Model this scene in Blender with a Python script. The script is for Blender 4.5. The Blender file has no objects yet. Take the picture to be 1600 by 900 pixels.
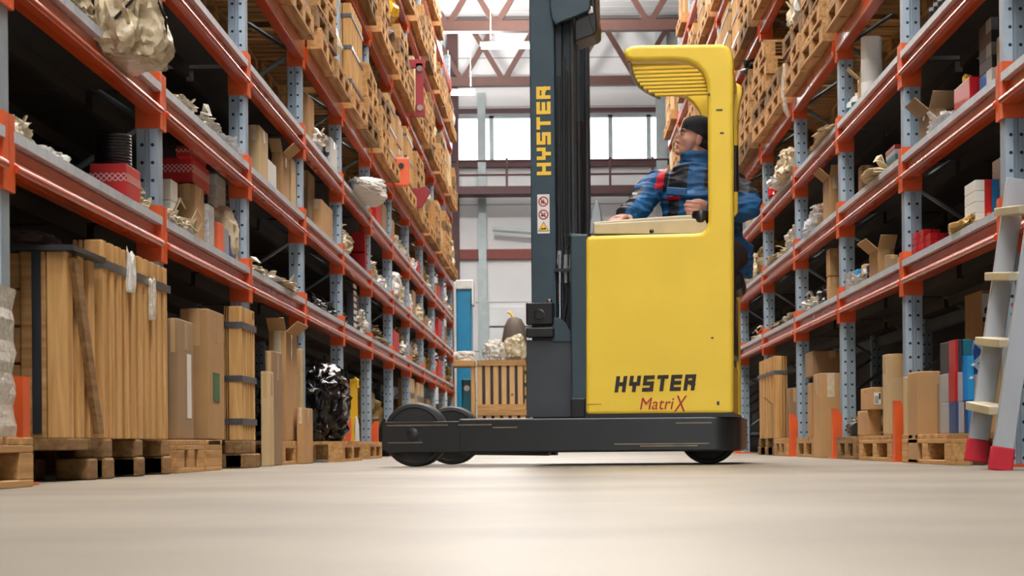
import bpy, bmesh, math, random
from mathutils import Vector, Matrix, noise

C = bpy.context.scene.collection
PI = math.pi
# ------------------------------------------------------------------ camera model (1600 x 900 frame)
F, VX, VY, ROLL, HCAM = 2950.0, 868.3, 693.8, 0.0085, 0.112
WL, WR = 1.666, 1.888            # aisle centre line to the rack fronts
BAY = 2.272
DL, DR = 5.734, 7.93             # distance of the first upright on each side
NL, NR = 12, 12
LV = [0, .895, 1.456, 2.016, 2.625, 3.73, 4.85, 5.80]     # undersides of the beam connectors
RDEP = 1.05                      # rack depth


def deck_z(l):
    return (LV[l] + (.190 if l < 4 else .154)) if l else 0.0


def unroll(x, y):
    dx, dy = x - VX, VY - y
    c, s = math.cos(ROLL), math.sin(ROLL)
    return dx * c + dy * s, -dx * s + dy * c


def at_depth(x, y, d):
    X, Y = unroll(x, y)
    return Vector((X * d / F, d, HCAM + Y * d / F))


# ------------------------------------------------------------------ materials
def new_mat(name):
    m = bpy.data.materials.new(name)
    m.use_nodes = True
    nt = m.node_tree
    return m, nt, nt.nodes['Principled BSDF']


def srgb(r, g, b):
    def f(c):
        c /= 255
        return c / 12.92 if c <= .04045 else ((c + .055) / 1.055) ** 2.4
    return (f(r), f(g), f(b), 1)


def mat(name, col, rough=.5, metal=0, var=.12, scale=6, stretch=(1, 1, 1), bump=0, bscale=40, rand=.0, spec=.5, dirt=None, dirt_at=.62, coat=0):
    """Plain painted / paper / plastic material: base colour broken up by noise, small bump, optional worn patches."""
    m, nt, p = new_mat(name)
    N, L = nt.nodes, nt.links
    tc = N.new('ShaderNodeTexCoord')
    mp = N.new('ShaderNodeMapping')
    mp.inputs['Scale'].default_value = stretch
    L.new(tc.outputs['Object'], mp.inputs['Vector'])
    n = N.new('ShaderNodeTexNoise')
    n.inputs['Scale'].default_value = scale
    n.inputs['Detail'].default_value = 5
    L.new(mp.outputs['Vector'], n.inputs['Vector'])
    rp = N.new('ShaderNodeMapRange')
    rp.inputs['From Min'].default_value = .25
    rp.inputs['From Max'].default_value = .75
    rp.inputs['To Min'].default_value = 1 - var
    rp.inputs['To Max'].default_value = 1 + var
    L.new(n.outputs['Fac'], rp.inputs['Value'])
    hs = N.new('ShaderNodeHueSaturation')
    hs.inputs['Color'].default_value = col
    val = rp.outputs['Result']
    if rand:
        oi = N.new('ShaderNodeObjectInfo')
        r2 = N.new('ShaderNodeMapRange')
        r2.inputs['To Min'].default_value = 1 - rand
        r2.inputs['To Max'].default_value = 1 + rand
        L.new(oi.outputs['Random'], r2.inputs['Value'])
        mu = N.new('ShaderNodeMath')
        mu.operation = 'MULTIPLY'
        L.new(val, mu.inputs[0])
        L.new(r2.outputs['Result'], mu.inputs[1])
        val = mu.outputs[0]
    L.new(val, hs.inputs['Value'])
    out = hs.outputs['Color']
    if dirt:
        n2 = N.new('ShaderNodeTexNoise')
        n2.inputs['Scale'].default_value = 14
        n2.inputs['Detail'].default_value = 8
        n2.inputs['Roughness'].default_value = .7
        L.new(tc.outputs['Object'], n2.inputs['Vector'])
        cr = N.new('ShaderNodeMapRange')
        cr.inputs['From Min'].default_value = dirt_at
        cr.inputs['From Max'].default_value = dirt_at + .12
        L.new(n2.outputs['Fac'], cr.inputs['Value'])
        mx = N.new('ShaderNodeMixRGB')
        mx.inputs['Color2'].default_value = dirt
        L.new(cr.outputs['Result'], mx.inputs['Fac'])
        L.new(out, mx.inputs['Color1'])
        out = mx.outputs['Color']
    L.new(out, p.inputs['Base Color'])
    p.inputs['Roughness'].default_value = rough
    p.inputs['Metallic'].default_value = metal
    p.inputs['Specular IOR Level'].default_value = spec
    p.inputs['Coat Weight'].default_value = coat
    if bump:
        nb = N.new('ShaderNodeTexNoise')
        nb.inputs['Scale'].default_value = bscale
        nb.inputs['Detail'].default_value = 4
        L.new(mp.outputs['Vector'], nb.inputs['Vector'])
        b = N.new('ShaderNodeBump')
        b.inputs['Strength'].default_value = bump
        b.inputs['Distance'].default_value = .01
        L.new(nb.outputs['Fac'], b.inputs['Height'])
        L.new(b.outputs['Normal'], p.inputs['Normal'])
    return m


def wood_mat(name, col, dark, axis, rand=.14):
    """Pine boards: grain streaks along one axis and a few knots."""
    m, nt, p = new_mat(name)
    N, L = nt.nodes, nt.links
    tc = N.new('ShaderNodeTexCoord')
    mp = N.new('ShaderNodeMapping')
    st = [22, 22, 22]
    st[axis] = 1.1
    mp.inputs['Scale'].default_value = st
    L.new(tc.outputs['Object'], mp.inputs['Vector'])
    n = N.new('ShaderNodeTexNoise')
    n.inputs['Scale'].default_value = 1.6
    n.inputs['Detail'].default_value = 6
    n.inputs['Distortion'].default_value = .6
    L.new(mp.outputs['Vector'], n.inputs['Vector'])
    r = N.new('ShaderNodeMapRange')
    r.inputs['From Min'].default_value = .3
    r.inputs['From Max'].default_value = .72
    L.new(n.outputs['Fac'], r.inputs['Value'])
    mx = N.new('ShaderNodeMixRGB')
    mx.inputs['Color1'].default_value = col
    mx.inputs['Color2'].default_value = dark
    L.new(r.outputs['Result'], mx.inputs['Fac'])
    v = N.new('ShaderNodeTexVoronoi')
    v.inputs['Scale'].default_value = 3.2
    L.new(tc.outputs['Object'], v.inputs['Vector'])
    k = N.new('ShaderNodeMapRange')
    k.inputs['From Min'].default_value = .06
    k.inputs['From Max'].default_value = .10
    k.inputs['To Min'].default_value = .75
    k.inputs['To Max'].default_value = 0
    L.new(v.outputs['Distance'], k.inputs['Value'])
    mk = N.new('ShaderNodeMixRGB')
    mk.inputs['Color2'].default_value = (.10, .04, .015, 1)
    L.new(k.outputs['Result'], mk.inputs['Fac'])
    L.new(mx.outputs['Color'], mk.inputs['Color1'])
    hs = N.new('ShaderNodeHueSaturation')
    oi = N.new('ShaderNodeObjectInfo')
    rr = N.new('ShaderNodeMapRange')
    rr.inputs['To Min'].default_value = 1 - rand
    rr.inputs['To Max'].default_value = 1 + rand
    L.new(oi.outputs['Random'], rr.inputs['Value'])
    L.new(rr.outputs['Result'], hs.inputs['Value'])
    L.new(mk.outputs['Color'], hs.inputs['Color'])
    L.new(hs.outputs['Color'], p.inputs['Base Color'])
    p.inputs['Roughness'].default_value = .7
    p.inputs['Specular IOR Level'].default_value = .25
    return m


def film_mat(name, tint, alpha, rough=.22, bscale=30, bump=.5):
    """Thin wrinkled plastic film: partly see-through, milky, glossy."""
    m, nt, p = new_mat(name)
    N, L = nt.nodes, nt.links
    tc = N.new('ShaderNodeTexCoord')
    n = N.new('ShaderNodeTexNoise')
    n.inputs['Scale'].default_value = bscale
    n.inputs['Detail'].default_value = 5
    n.inputs['Distortion'].default_value = 1.2
    L.new(tc.outputs['Object'], n.inputs['Vector'])
    b = N.new('ShaderNodeBump')
    b.inputs['Strength'].default_value = bump
    b.inputs['Distance'].default_value = .02
    L.new(n.outputs['Fac'], b.inputs['Height'])
    L.new(b.outputs['Normal'], p.inputs['Normal'])
    r = N.new('ShaderNodeMapRange')
    r.inputs['From Min'].default_value = .3
    r.inputs['From Max'].default_value = .7
    r.inputs['To Min'].default_value = max(0, alpha - .2)
    r.inputs['To Max'].default_value = min(1, alpha + .2)
    L.new(n.outputs['Fac'], r.inputs['Value'])
    p.inputs['Base Color'].default_value = tint
    p.inputs['Roughness'].default_value = rough
    L.new(r.outputs['Result'], p.inputs['Alpha'])
    return m


def upright_mat():
    """Galvanised steel post with two columns of punched holes on its side faces, one on the aisle face."""
    m, nt, p = new_mat('galvanised_post')
    N, L = nt.nodes, nt.links
    tc = N.new('ShaderNodeTexCoord')
    sp = N.new('ShaderNodeSeparateXYZ')
    L.new(tc.outputs['Object'], sp.inputs[0])

    def math_(op, a, b=None):
        q = N.new('ShaderNodeMath')
        q.operation = op
        for i, t in enumerate((a, b)):
            if t is None:
                continue
            if isinstance(t, (int, float)):
                q.inputs[i].default_value = t
            else:
                L.new(t, q.inputs[i])
        return q.outputs[0]
    zz = math_('SUBTRACT', math_('FRACT', math_('DIVIDE', sp.outputs['Z'], .075)), .5)
    zz = math_('MULTIPLY', zz, .075)
    ax = math_('SUBTRACT', math_('ABSOLUTE', math_('SUBTRACT', math_('ABSOLUTE', sp.outputs['X']), .045)), .022)
    d2 = math_('SQRT', math_('ADD', math_('POWER', ax, 2), math_('POWER', zz, 2)))
    hole = math_('LESS_THAN', d2, .0075)
    ge = N.new('ShaderNodeNewGeometry')
    sn = N.new('ShaderNodeSeparateXYZ')
    L.new(ge.outputs['Normal'], sn.inputs[0])
    side = math_('GREATER_THAN', math_('ABSOLUTE', sn.outputs['Y']), .6)
    hole = math_('MULTIPLY', hole, side)
    n = N.new('ShaderNodeTexNoise')
    n.inputs['Scale'].default_value = 9
    n.inputs['Detail'].default_value = 4
    L.new(tc.outputs['Object'], n.inputs['Vector'])
    c1 = N.new('ShaderNodeMixRGB')
    c1.inputs['Color1'].default_value = srgb(128, 146, 162)
    c1.inputs['Color2'].default_value = srgb(168, 183, 194)
    L.new(n.outputs['Fac'], c1.inputs['Fac'])
    c2 = N.new('ShaderNodeMixRGB')
    c2.inputs['Color2'].default_value = (.006, .007, .008, 1)
    L.new(hole, c2.inputs['Fac'])
    L.new(c1.outputs['Color'], c2.inputs['Color1'])
    L.new(c2.outputs['Color'], p.inputs['Base Color'])
    p.inputs['Metallic'].default_value = .35
    p.inputs['Roughness'].default_value = .42
    return m


M = {}
M['post'] = upright_mat()
M['orange'] = mat('orange_enamel', srgb(186, 66, 22), .24, var=.10, scale=5)
M['orange_dark'] = mat('worn_orange_enamel', srgb(214, 84, 22), .45, var=.15, scale=8)
M['deck'] = mat('galvanised_deck', srgb(196, 204, 212), .4, metal=.1, var=.12, scale=7)
M['brace'] = mat('galvanised_brace', srgb(105, 112, 118), .45, metal=.4)
M['yellow'] = mat('yellow_truck_paint', srgb(236, 203, 66), .42, var=.05, scale=3, dirt=srgb(150, 128, 62), dirt_at=.72, spec=.4)
M['mastinner'] = mat('dark_rail_steel', srgb(24, 36, 42), .5, var=.2)
M['frontrail'] = mat('worn_rail_metal', srgb(128, 116, 92), .4, metal=.4, var=.25, scale=12)
M['black'] = mat('black_truck_paint', srgb(22, 25, 28), .38, var=.25, scale=7, dirt=srgb(88, 90, 88), dirt_at=.70)
M['teal'] = mat('dark_mast_paint', srgb(42, 62, 72), .42, var=.15, scale=6)
M['plate'] = mat('dark_grey_plate', srgb(52, 58, 64), .4, var=.15, scale=6)
M['rubber'] = mat('black_rubber', srgb(24, 24, 25), .6, var=.25, scale=9, dirt=srgb(62, 58, 54), dirt_at=.6)
M['blackplastic'] = mat('black_plastic', srgb(18, 18, 20), .35)
M['chrome'] = mat('chrome', srgb(205, 208, 212), .15, metal=1)
M['silver'] = mat('silver_fin', srgb(165, 172, 178), .35, metal=.5)
M['cream'] = mat('cream_console', srgb(186, 174, 144), .5, var=.12, scale=9, dirt=srgb(120, 112, 92), dirt_at=.64)
M['white'] = mat('white_card', srgb(222, 220, 214), .6, var=.06)
M['whitepaint'] = mat('white_label', srgb(232, 232, 230), .45, var=.03)
M['redmark'] = mat('red_print', srgb(165, 28, 36), .5, var=.05)
M['blackmark'] = mat('black_print', srgb(26, 16, 10), .5, var=.05)
M['yellowmark'] = mat('yellow_print', srgb(238, 196, 60), .5, var=.05)
M['card'] = mat('brown_cardboard', srgb(172, 134, 92), .8, var=.10, scale=4, rand=.12, spec=.2, bump=.08)
M['card2'] = mat('grey_brown_cardboard', srgb(150, 122, 92), .8, var=.10, scale=4, rand=.10, spec=.2, bump=.08)
M['card3'] = mat('pale_cardboard', srgb(196, 168, 126), .8, var=.08, scale=4, rand=.08, spec=.2)
M['tape'] = mat('parcel_tape', srgb(196, 160, 112), .22, var=.08)
M['cleartape'] = mat('glossy_clear_tape', srgb(206, 190, 164), .12, var=.2, scale=30)
M['strap'] = mat('steel_strap', srgb(92, 92, 96), .3, metal=.6, var=.3, scale=30)
M['blackstrap'] = mat('black_strap', srgb(34, 36, 42), .45)
M['wood_x'] = wood_mat('pine_boards_across', srgb(200, 156, 102), srgb(150, 108, 64), 0)
M['wood_y'] = wood_mat('pine_boards_along', srgb(200, 156, 102), srgb(150, 108, 64), 1)
M['wood_z'] = wood_mat('pine_boards_upright', srgb(206, 164, 106), srgb(160, 116, 66), 2)
M['wood_pale'] = wood_mat('pale_pine_slats', srgb(232, 188, 132), srgb(206, 158, 100), 2)
M['wood_dark'] = wood_mat('weathered_and_shade_boards', srgb(150, 116, 74), srgb(104, 74, 44), 1)  # weathered tone, also used as painted shade behind crate slats
M['film'] = film_mat('milky_film', srgb(226, 218, 204), .72)
M['film_clear'] = film_mat('clear_film', srgb(232, 232, 232), .5, rough=.12)
M['film_beige'] = film_mat('beige_film', srgb(212, 196, 164), .78, rough=.22, bscale=14)
M['sack'] = mat('cream_sack', srgb(206, 190, 158), .7, var=.15, scale=8, bump=.3, bscale=25)
M['sackwhite'] = mat('white_sack', srgb(224, 222, 216), .55, var=.10, scale=8, bump=.3, bscale=25)
M['blackbag'] = mat('black_film', srgb(14, 14, 15), .12, var=.2, bump=.6, bscale=18)
M['olive'] = mat('olive_tarp', srgb(108, 84, 36), .6, var=.25, bump=.5, bscale=16)
M['brownbag'] = mat('brown_cover', srgb(88, 74, 64), .65, var=.12, bump=.3, bscale=14)
M['red'] = mat('red_card', srgb(196, 30, 28), .4, var=.08)
M['redgloss'] = mat('red_enamel', srgb(178, 22, 28), .22, var=.06)
M['maroonsteel'] = mat('maroon_enamel', srgb(138, 22, 34), .35, var=.1)
M['orangecard'] = mat('orange_card', srgb(226, 102, 62), .5, var=.08)
M['blue'] = mat('blue_card', srgb(32, 120, 190), .35, var=.12)
M['skyblue'] = mat('sky_blue_card', srgb(40, 150, 214), .3, var=.15)
M['navy'] = mat('navy_card', srgb(34, 62, 112), .45, var=.25, scale=14)
M['darkcard'] = mat('charcoal_card', srgb(40, 40, 46), .45, var=.2)
M['greycard'] = mat('grey_card', srgb(150, 150, 152), .5, var=.15)
M['grease'] = mat('oily_dark_metal', srgb(34, 33, 32), .35, metal=.5, var=.4, scale=14)
M['bluewrap'] = mat('blue_wrap', srgb(28, 128, 172), .3, var=.12, bump=.25, bscale=9)
M['tealpaint'] = mat('teal_enamel', srgb(8, 98, 118), .4, var=.1)
M['yellowsteel'] = mat('yellow_enamel', srgb(226, 176, 26), .4, var=.1)
M['glass'] = mat('cloudy_glass', srgb(140, 146, 152), .1, var=.3, scale=20)
M['alu'] = mat('brushed_aluminium', srgb(186, 190, 196), .38, metal=.55, var=.12, scale=10, stretch=(1, 1, .2))
M['alu_warm'] = mat('aluminium_rung', srgb(206, 196, 168), .4, metal=.4, var=.12)
M['redfoot'] = mat('red_rubber_foot', srgb(188, 24, 44), .5, var=.12)
M['steelred'] = mat('red_oxide_steel', srgb(80, 46, 36), .55, var=.12)
M['steelmaroon'] = mat('maroon_steel', srgb(76, 42, 42), .55, var=.12)
M['railred'] = mat('red_wall_rail', srgb(128, 60, 50), .55, var=.1)
M['steelgrey'] = mat('grey_green_steel', srgb(182, 194, 196), .5, var=.1)
M['skin'] = mat('skin', srgb(196, 146, 128), .5, var=.08, scale=20)
M['hat'] = mat('black_knit', srgb(22, 26, 32), .9, var=.3, scale=60, bump=.4, bscale=160)
M['jblue'] = mat('blue_nylon', srgb(14, 82, 132), .62, var=.2, scale=9, bump=.5, bscale=14)
M['jblack'] = mat('black_nylon', srgb(24, 28, 34), .55, var=.2, scale=9, bump=.4, bscale=16)
M['jred'] = mat('red_nylon', srgb(188, 26, 46), .5)
M['eye'] = mat('eye_white', srgb(170, 160, 155), .3)
M['iris'] = mat('dark_iris', srgb(36, 28, 24), .2)
M['hair'] = mat('dark_hair', srgb(40, 32, 28), .7)
M['lip'] = mat('lip_skin', srgb(160, 98, 92), .5)
M['paperyellow'] = mat('waxed_yellow_paper', srgb(216, 180, 108), .5, var=.15)
M['greencard'] = mat('green_label', srgb(62, 98, 58), .6)
M['deckshade'] = mat('deck_painted_shade', srgb(46, 40, 36), .7, var=.25, scale=3)  # steel decks coloured near black to imitate the shade under the shelves
M['board'] = mat('shade_dark_wall', srgb(34, 33, 33), .7, var=.15)  # side walls darkened to paint in the black shade behind the racks


def emit_mat(name, col, st):
    m, nt, p = new_mat(name)
    p.inputs['Base Color'].default_value = col
    p.inputs['Emission Color'].default_value = col
    p.inputs['Emission Strength'].default_value = st
    return m


M['tube'] = emit_mat('fluorescent_tube', (1, .97, .92, 1), 30)


def floor_mat():
    m, nt, p = new_mat('sealed_concrete')
    N, L = nt.nodes, nt.links
    tc = N.new('ShaderNodeTexCoord')
    a = N.new('ShaderNodeTexNoise')
    a.inputs['Scale'].default_value = .9
    a.inputs['Detail'].default_value = 6
    L.new(tc.outputs['Object'], a.inputs['Vector'])
    b = N.new('ShaderNodeTexNoise')
    b.inputs['Scale'].default_value = 160
    b.inputs['Detail'].default_value = 3
    L.new(tc.outputs['Object'], b.inputs['Vector'])
    r = N.new('ShaderNodeMixRGB')
    r.inputs['Color1'].default_value = srgb(122, 114, 100)
    r.inputs['Color2'].default_value = srgb(146, 137, 121)
    ra = N.new('ShaderNodeMapRange')
    ra.inputs['From Min'].default_value = .36
    ra.inputs['From Max'].default_value = .6
    L.new(a.outputs['Fac'], ra.inputs['Value'])
    L.new(ra.outputs['Result'], r.inputs['Fac'])
    r2 = N.new('ShaderNodeMixRGB')
    r2.blend_type = 'MULTIPLY'
    r2.inputs['Fac'].default_value = .5
    L.new(r.outputs['Color'], r2.inputs['Color1'])
    rb = N.new('ShaderNodeMapRange')
    rb.inputs['From Min'].default_value = .3
    rb.inputs['From Max'].default_value = .7
    rb.inputs['To Min'].default_value = .72
    rb.inputs['To Max'].default_value = 1.15
    L.new(b.outputs['Fac'], rb.inputs['Value'])
    L.new(rb.outputs['Result'], r2.inputs['Color2'])
    L.new(r2.outputs['Color'], p.inputs['Base Color'])
    p.inputs['Roughness'].default_value = .45
    p.inputs['Specular IOR Level'].default_value = .35
    bp = N.new('ShaderNodeBump')
    bp.inputs['Strength'].default_value = .12
    bp.inputs['Distance'].default_value = .004
    L.new(b.outputs['Fac'], bp.inputs['Height'])
    L.new(bp.outputs['Normal'], p.inputs['Normal'])
    return m


def panel_mat():
    """White sandwich wall panels: faint horizontal joints and ribbing."""
    m, nt, p = new_mat('white_wall_panel')
    N, L = nt.nodes, nt.links
    tc = N.new('ShaderNodeTexCoord')
    sp = N.new('ShaderNodeSeparateXYZ')
    L.new(tc.outputs['Object'], sp.inputs[0])
    d = N.new('ShaderNodeMath')
    d.operation = 'DIVIDE'
    d.inputs[1].default_value = 1.1
    L.new(sp.outputs['Z'], d.inputs[0])
    fr = N.new('ShaderNodeMath')
    fr.operation = 'FRACT'
    L.new(d.outputs[0], fr.inputs[0])
    lt = N.new('ShaderNodeMath')
    lt.operation = 'LESS_THAN'
    lt.inputs[1].default_value = .02
    L.new(fr.outputs[0], lt.inputs[0])
    n = N.new('ShaderNodeTexNoise')
    n.inputs['Scale'].default_value = 1.3
    n.inputs['Detail'].default_value = 6
    L.new(tc.outputs['Object'], n.inputs['Vector'])
    c1 = N.new('ShaderNodeMixRGB')
    c1.inputs['Color1'].default_value = srgb(222, 222, 226)
    c1.inputs['Color2'].default_value = srgb(240, 240, 240)
    L.new(n.outputs['Fac'], c1.inputs['Fac'])
    c2 = N.new('ShaderNodeMixRGB')
    c2.inputs['Color2'].default_value = srgb(140, 144, 148)
    L.new(lt.outputs[0], c2.inputs['Fac'])
    L.new(c1.outputs['Color'], c2.inputs['Color1'])
    L.new(c2.outputs['Color'], p.inputs['Base Color'])
    p.inputs['Roughness'].default_value = .5
    return m


def pattern_mat(name, base, mark, kind):
    """Printed pattern on a carton: a band of diamonds or a diagonal lattice."""
    m, nt, p = new_mat(name)
    N, L = nt.nodes, nt.links
    tc = N.new('ShaderNodeTexCoord')
    sp = N.new('ShaderNodeSeparateXYZ')
    L.new(tc.outputs['Object'], sp.inputs[0])

    def mt(op, a, b=None):
        q = N.new('ShaderNodeMath')
        q.operation = op
        for i, t in enumerate((a, b)):
            if t is None:
                continue
            if isinstance(t, (int, float)):
                q.inputs[i].default_value = t
            else:
                L.new(t, q.inputs[i])
        return q.outputs[0]
    u = mt('ADD', sp.outputs['X'], sp.outputs['Y'])
    z = sp.outputs['Z']
    sc = .022 if kind == 'band' else .11
    p1 = mt('ABSOLUTE', mt('SUBTRACT', mt('FRACT', mt('DIVIDE', mt('ADD', u, z), sc)), .5))
    p2 = mt('ABSOLUTE', mt('SUBTRACT', mt('FRACT', mt('DIVIDE', mt('SUBTRACT', u, z), sc)), .5))
    th = .10 if kind == 'band' else .13
    f = mt('LESS_THAN', mt('MINIMUM', p1, p2), th)
    c = N.new('ShaderNodeMixRGB')
    c.inputs['Color1'].default_value = base
    c.inputs['Color2'].default_value = mark
    L.new(f, c.inputs['Fac'])
    L.new(c.outputs['Color'], p.inputs['Base Color'])
    p.inputs['Roughness'].default_value = .4
    return m


M['floor'] = floor_mat()
M['panel'] = panel_mat()
M['bandprint'] = pattern_mat('diamond_band_print', srgb(196, 30, 28), srgb(226, 210, 204), 'band')
M['lattice'] = pattern_mat('blue_lattice_print', srgb(24, 74, 150), srgb(170, 196, 222), 'lattice')
M['roofing'] = mat('pale_roof_sheet', srgb(232, 232, 234), .6, var=.06, scale=2)


# ------------------------------------------------------------------ mesh building
class MB:
    def __init__(self):
        self.v, self.f = [], []

    def add(self, vs, fs, T=None):
        b = len(self.v)
        self.v += [tuple(T @ Vector(p)) if T else tuple(p) for p in vs]
        self.f += [tuple(b + i for i in q) for q in fs]
        return self

    def box(self, x0, x1, y0, y1, z0, z1, T=None):
        x0, x1 = min(x0, x1), max(x0, x1)
        y0, y1 = min(y0, y1), max(y0, y1)
        vs = [(x, y, z) for z in (z0, z1) for y in (y0, y1) for x in (x0, x1)]
        fs = [(0, 2, 3, 1), (4, 5, 7, 6), (0, 1, 5, 4), (1, 3, 7, 5), (3, 2, 6, 7), (2, 0, 4, 6)]
        return self.add(vs, fs, T)

    def prism(self, pts, axis, a0, a1, T=None):
        """Polygon extruded along an axis. axis 'y': pts are (x,z); 'x': (y,z); 'z': (x,y)."""
        def put(p, a):
            return (p[0], a, p[1]) if axis == 'y' else ((a, p[0], p[1]) if axis == 'x' else (p[0], p[1], a))
        n = len(pts)
        vs = [put(p, a0) for p in pts] + [put(p, a1) for p in pts]
        fs = [tuple(range(n)), tuple(range(2 * n - 1, n - 1, -1))]
        fs += [(i, i + n, (i + 1) % n + n, (i + 1) % n) for i in range(n)]
        return self.add(vs, fs, T)

    def tube(self, pts, r, n=8, cap=True):
        pts = [Vector(p) for p in pts]
        rs = r if isinstance(r, (list, tuple)) else [r] * len(pts)
        b = len(self.v)
        up = None
        for i, p in enumerate(pts):
            d = (pts[min(i + 1, len(pts) - 1)] - pts[max(i - 1, 0)]).normalized()
            if up is None:
                up = d.orthogonal().normalized()
            else:
                up = (up - d * up.dot(d)).normalized()
            s = d.cross(up)
            for k in range(n):
                a = 2 * PI * k / n
                self.v.append(tuple(p + (up * math.cos(a) + s * math.sin(a)) * rs[i]))
        for i in range(len(pts) - 1):
            for k in range(n):
                k2 = (k + 1) % n
                self.f.append((b + i * n + k, b + i * n + k2, b + (i + 1) * n + k2, b + (i + 1) * n + k))
        if cap:
            self.f.append(tuple(b + k for k in range(n - 1, -1, -1)))
            e = b + (len(pts) - 1) * n
            self.f.append(tuple(e + k for k in range(n)))
        return self

    def lathe(self, prof, n=24, T=None):
        """prof: list of (r, z), revolved about z."""
        vs, fs = [], []
        for r, z in prof:
            for k in range(n):
                a = 2 * PI * k / n
                vs.append((r * math.cos(a), r * math.sin(a), z))
        for i in range(len(prof) - 1):
            for k in range(n):
                k2 = (k + 1) % n
                fs.append((i * n + k, i * n + k2, (i + 1) * n + k2, (i + 1) * n + k))
        fs.append(tuple(range(n - 1, -1, -1)))
        e = (len(prof) - 1) * n
        fs.append(tuple(e + k for k in range(n)))
        return self.add(vs, fs, T)

    def loft(self, rings, cap=True):
        b, n = len(self.v), len(rings[0])
        for r in rings:
            self.v += [tuple(p) for p in r]
        for i in range(len(rings) - 1):
            for k in range(n):
                k2 = (k + 1) % n
                self.f.append((b + i * n + k, b + i * n + k2, b + (i + 1) * n + k2, b + (i + 1) * n + k))
        if cap:
            self.f.append(tuple(b + k for k in range(n - 1, -1, -1)))
            e = b + (len(rings) - 1) * n
            self.f.append(tuple(e + k for k in range(n)))
        return self

    def ellipsoid(self, c, r, seg=16, ring=10, T=None):
        bm = bmesh.new()
        bmesh.ops.create_uvsphere(bm, u_segments=seg, v_segments=ring, radius=1)
        c = Vector(c)
        vs = [Vector((v.co.x * r[0], v.co.y * r[1], v.co.z * r[2])) for v in bm.verts]
        if T:
            vs = [T @ v for v in vs]
        vs = [v + c for v in vs]
        fs = [tuple(v.index for v in f.verts) for f in bm.faces]
        bm.free()
        return self.add(vs, fs)

    def build(self, name, m, parent=None, loc=None, bevel=0, seg=2, smooth=False, angle=40):
        me = bpy.data.meshes.new(name)
        me.from_pydata(self.v, [], self.f)
        bm = bmesh.new()
        bm.from_mesh(me)
        bmesh.ops.recalc_face_normals(bm, faces=bm.faces)
        bm.to_mesh(me)
        bm.free()
        ms = m if isinstance(m, (list, tuple)) else [m]
        for q in ms:
            me.materials.append(q)
        if smooth:
            for p in me.polygons:
                p.use_smooth = True
            me.set_sharp_from_angle(angle=math.radians(angle))
        o = bpy.data.objects.new(name, me)
        C.objects.link(o)
        if parent:
            o.parent = parent
        if loc is not None:
            o.location = loc
        if bevel:
            b = o.modifiers.new('edge', 'BEVEL')
            b.width = bevel
            b.segments = seg
            b.limit_method = 'ANGLE'
            b.angle_limit = math.radians(35)
            if seg > 2:
                for p in me.polygons:
                    p.use_smooth = True
                me.set_sharp_from_angle(angle=math.radians(35))
                b.harden_normals = True
        return o


USED = {}


def tag(o, label, cat, group=None, kind=None):
    o['label'] = label
    o['category'] = cat
    if group:
        o['group'] = group
    if kind:
        o['kind'] = kind
    USED.setdefault(label, []).append(o.name)
    return o


def thing(name, label, cat, loc=(0, 0, 0), rotz=0, group=None):
    o = bpy.data.objects.new(name, None)
    C.objects.link(o)
    o.empty_display_size = .1
    o.location = loc
    o.rotation_euler = (0, 0, rotz)
    return tag(o, label, cat, group)


def struct(o, label=None):
    o['kind'] = 'structure'
    if label:
        o['label'] = label
        o['category'] = 'building'
    return o


def dup(root, loc, rotz=0, label=None, group=None):
    r = root.copy()
    C.objects.link(r)
    r.location = loc
    r.rotation_euler = (0, 0, rotz)
    if label:
        tag(r, label, root['category'], group)
    for ch in root.children:
        c = ch.copy()
        C.objects.link(c)
        c.parent = r
        for g in ch.children:
            d = g.copy()
            C.objects.link(d)
            d.parent = c
    return r


ORD = ['', 'first', 'second', 'third', 'fourth', 'fifth', 'sixth', 'seventh', 'eighth', 'ninth', 'tenth', 'eleventh', 'twelfth']


def where(side, lvl, bay):
    sd = 'left' if side < 0 else 'right'
    if lvl == 0:
        return f'on the floor, {ORD[bay + 1]} bay of {sd} rack'
    return f'{ORD[lvl]} shelf, {ORD[bay + 1]} bay of {sd} rack'


# ------------------------------------------------------------------ setting
XL, XR = -(WL + RDEP + .10), WR + RDEP + .10
YB, YF, ZC = -14.0, 42.5, 9.6
struct(MB().box(XL - .2, XR + .2, YB - .2, YF + .2, -.2, 0).build('floor', M['floor']))
struct(MB().box(XL - .2, XL, YB, YF, 0, ZC).build('wall_left', M['board']))
struct(MB().box(XR, XR + .2, YB, YF, 0, ZC).build('wall_right', M['board']))
# roof: shallow gable sheets with ribs
mb = MB()
for k in range(0, 114):
    y0 = YB + k * .5
    mb.box(XL - .2, XR + .2, y0, y0 + .46, ZC, ZC + .06)
mb.box(XL - .2, XR + .2, YB - .2, YF + .2, ZC + .05, ZC + .12)
struct(mb.build('ceiling', M['roofing']))
# unseen rear wall; its open gate is added to let in front fill light
mb = MB()
mb.box(XL - .2, XR + .2, YB - .2, YB, 3.4, ZC)
mb.box(XL - .2, XL + .35, YB - .2, YB, 0, 3.4)
mb.box(XR - .35, XR + .2, YB - .2, YB, 0, 3.4)
struct(mb.build('wall_rear', M['panel']))
# far wall with two window bands
WZ0, WZ1 = 6.47, 7.52


def wx(px):
    return (px - VX) * YF / F


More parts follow.
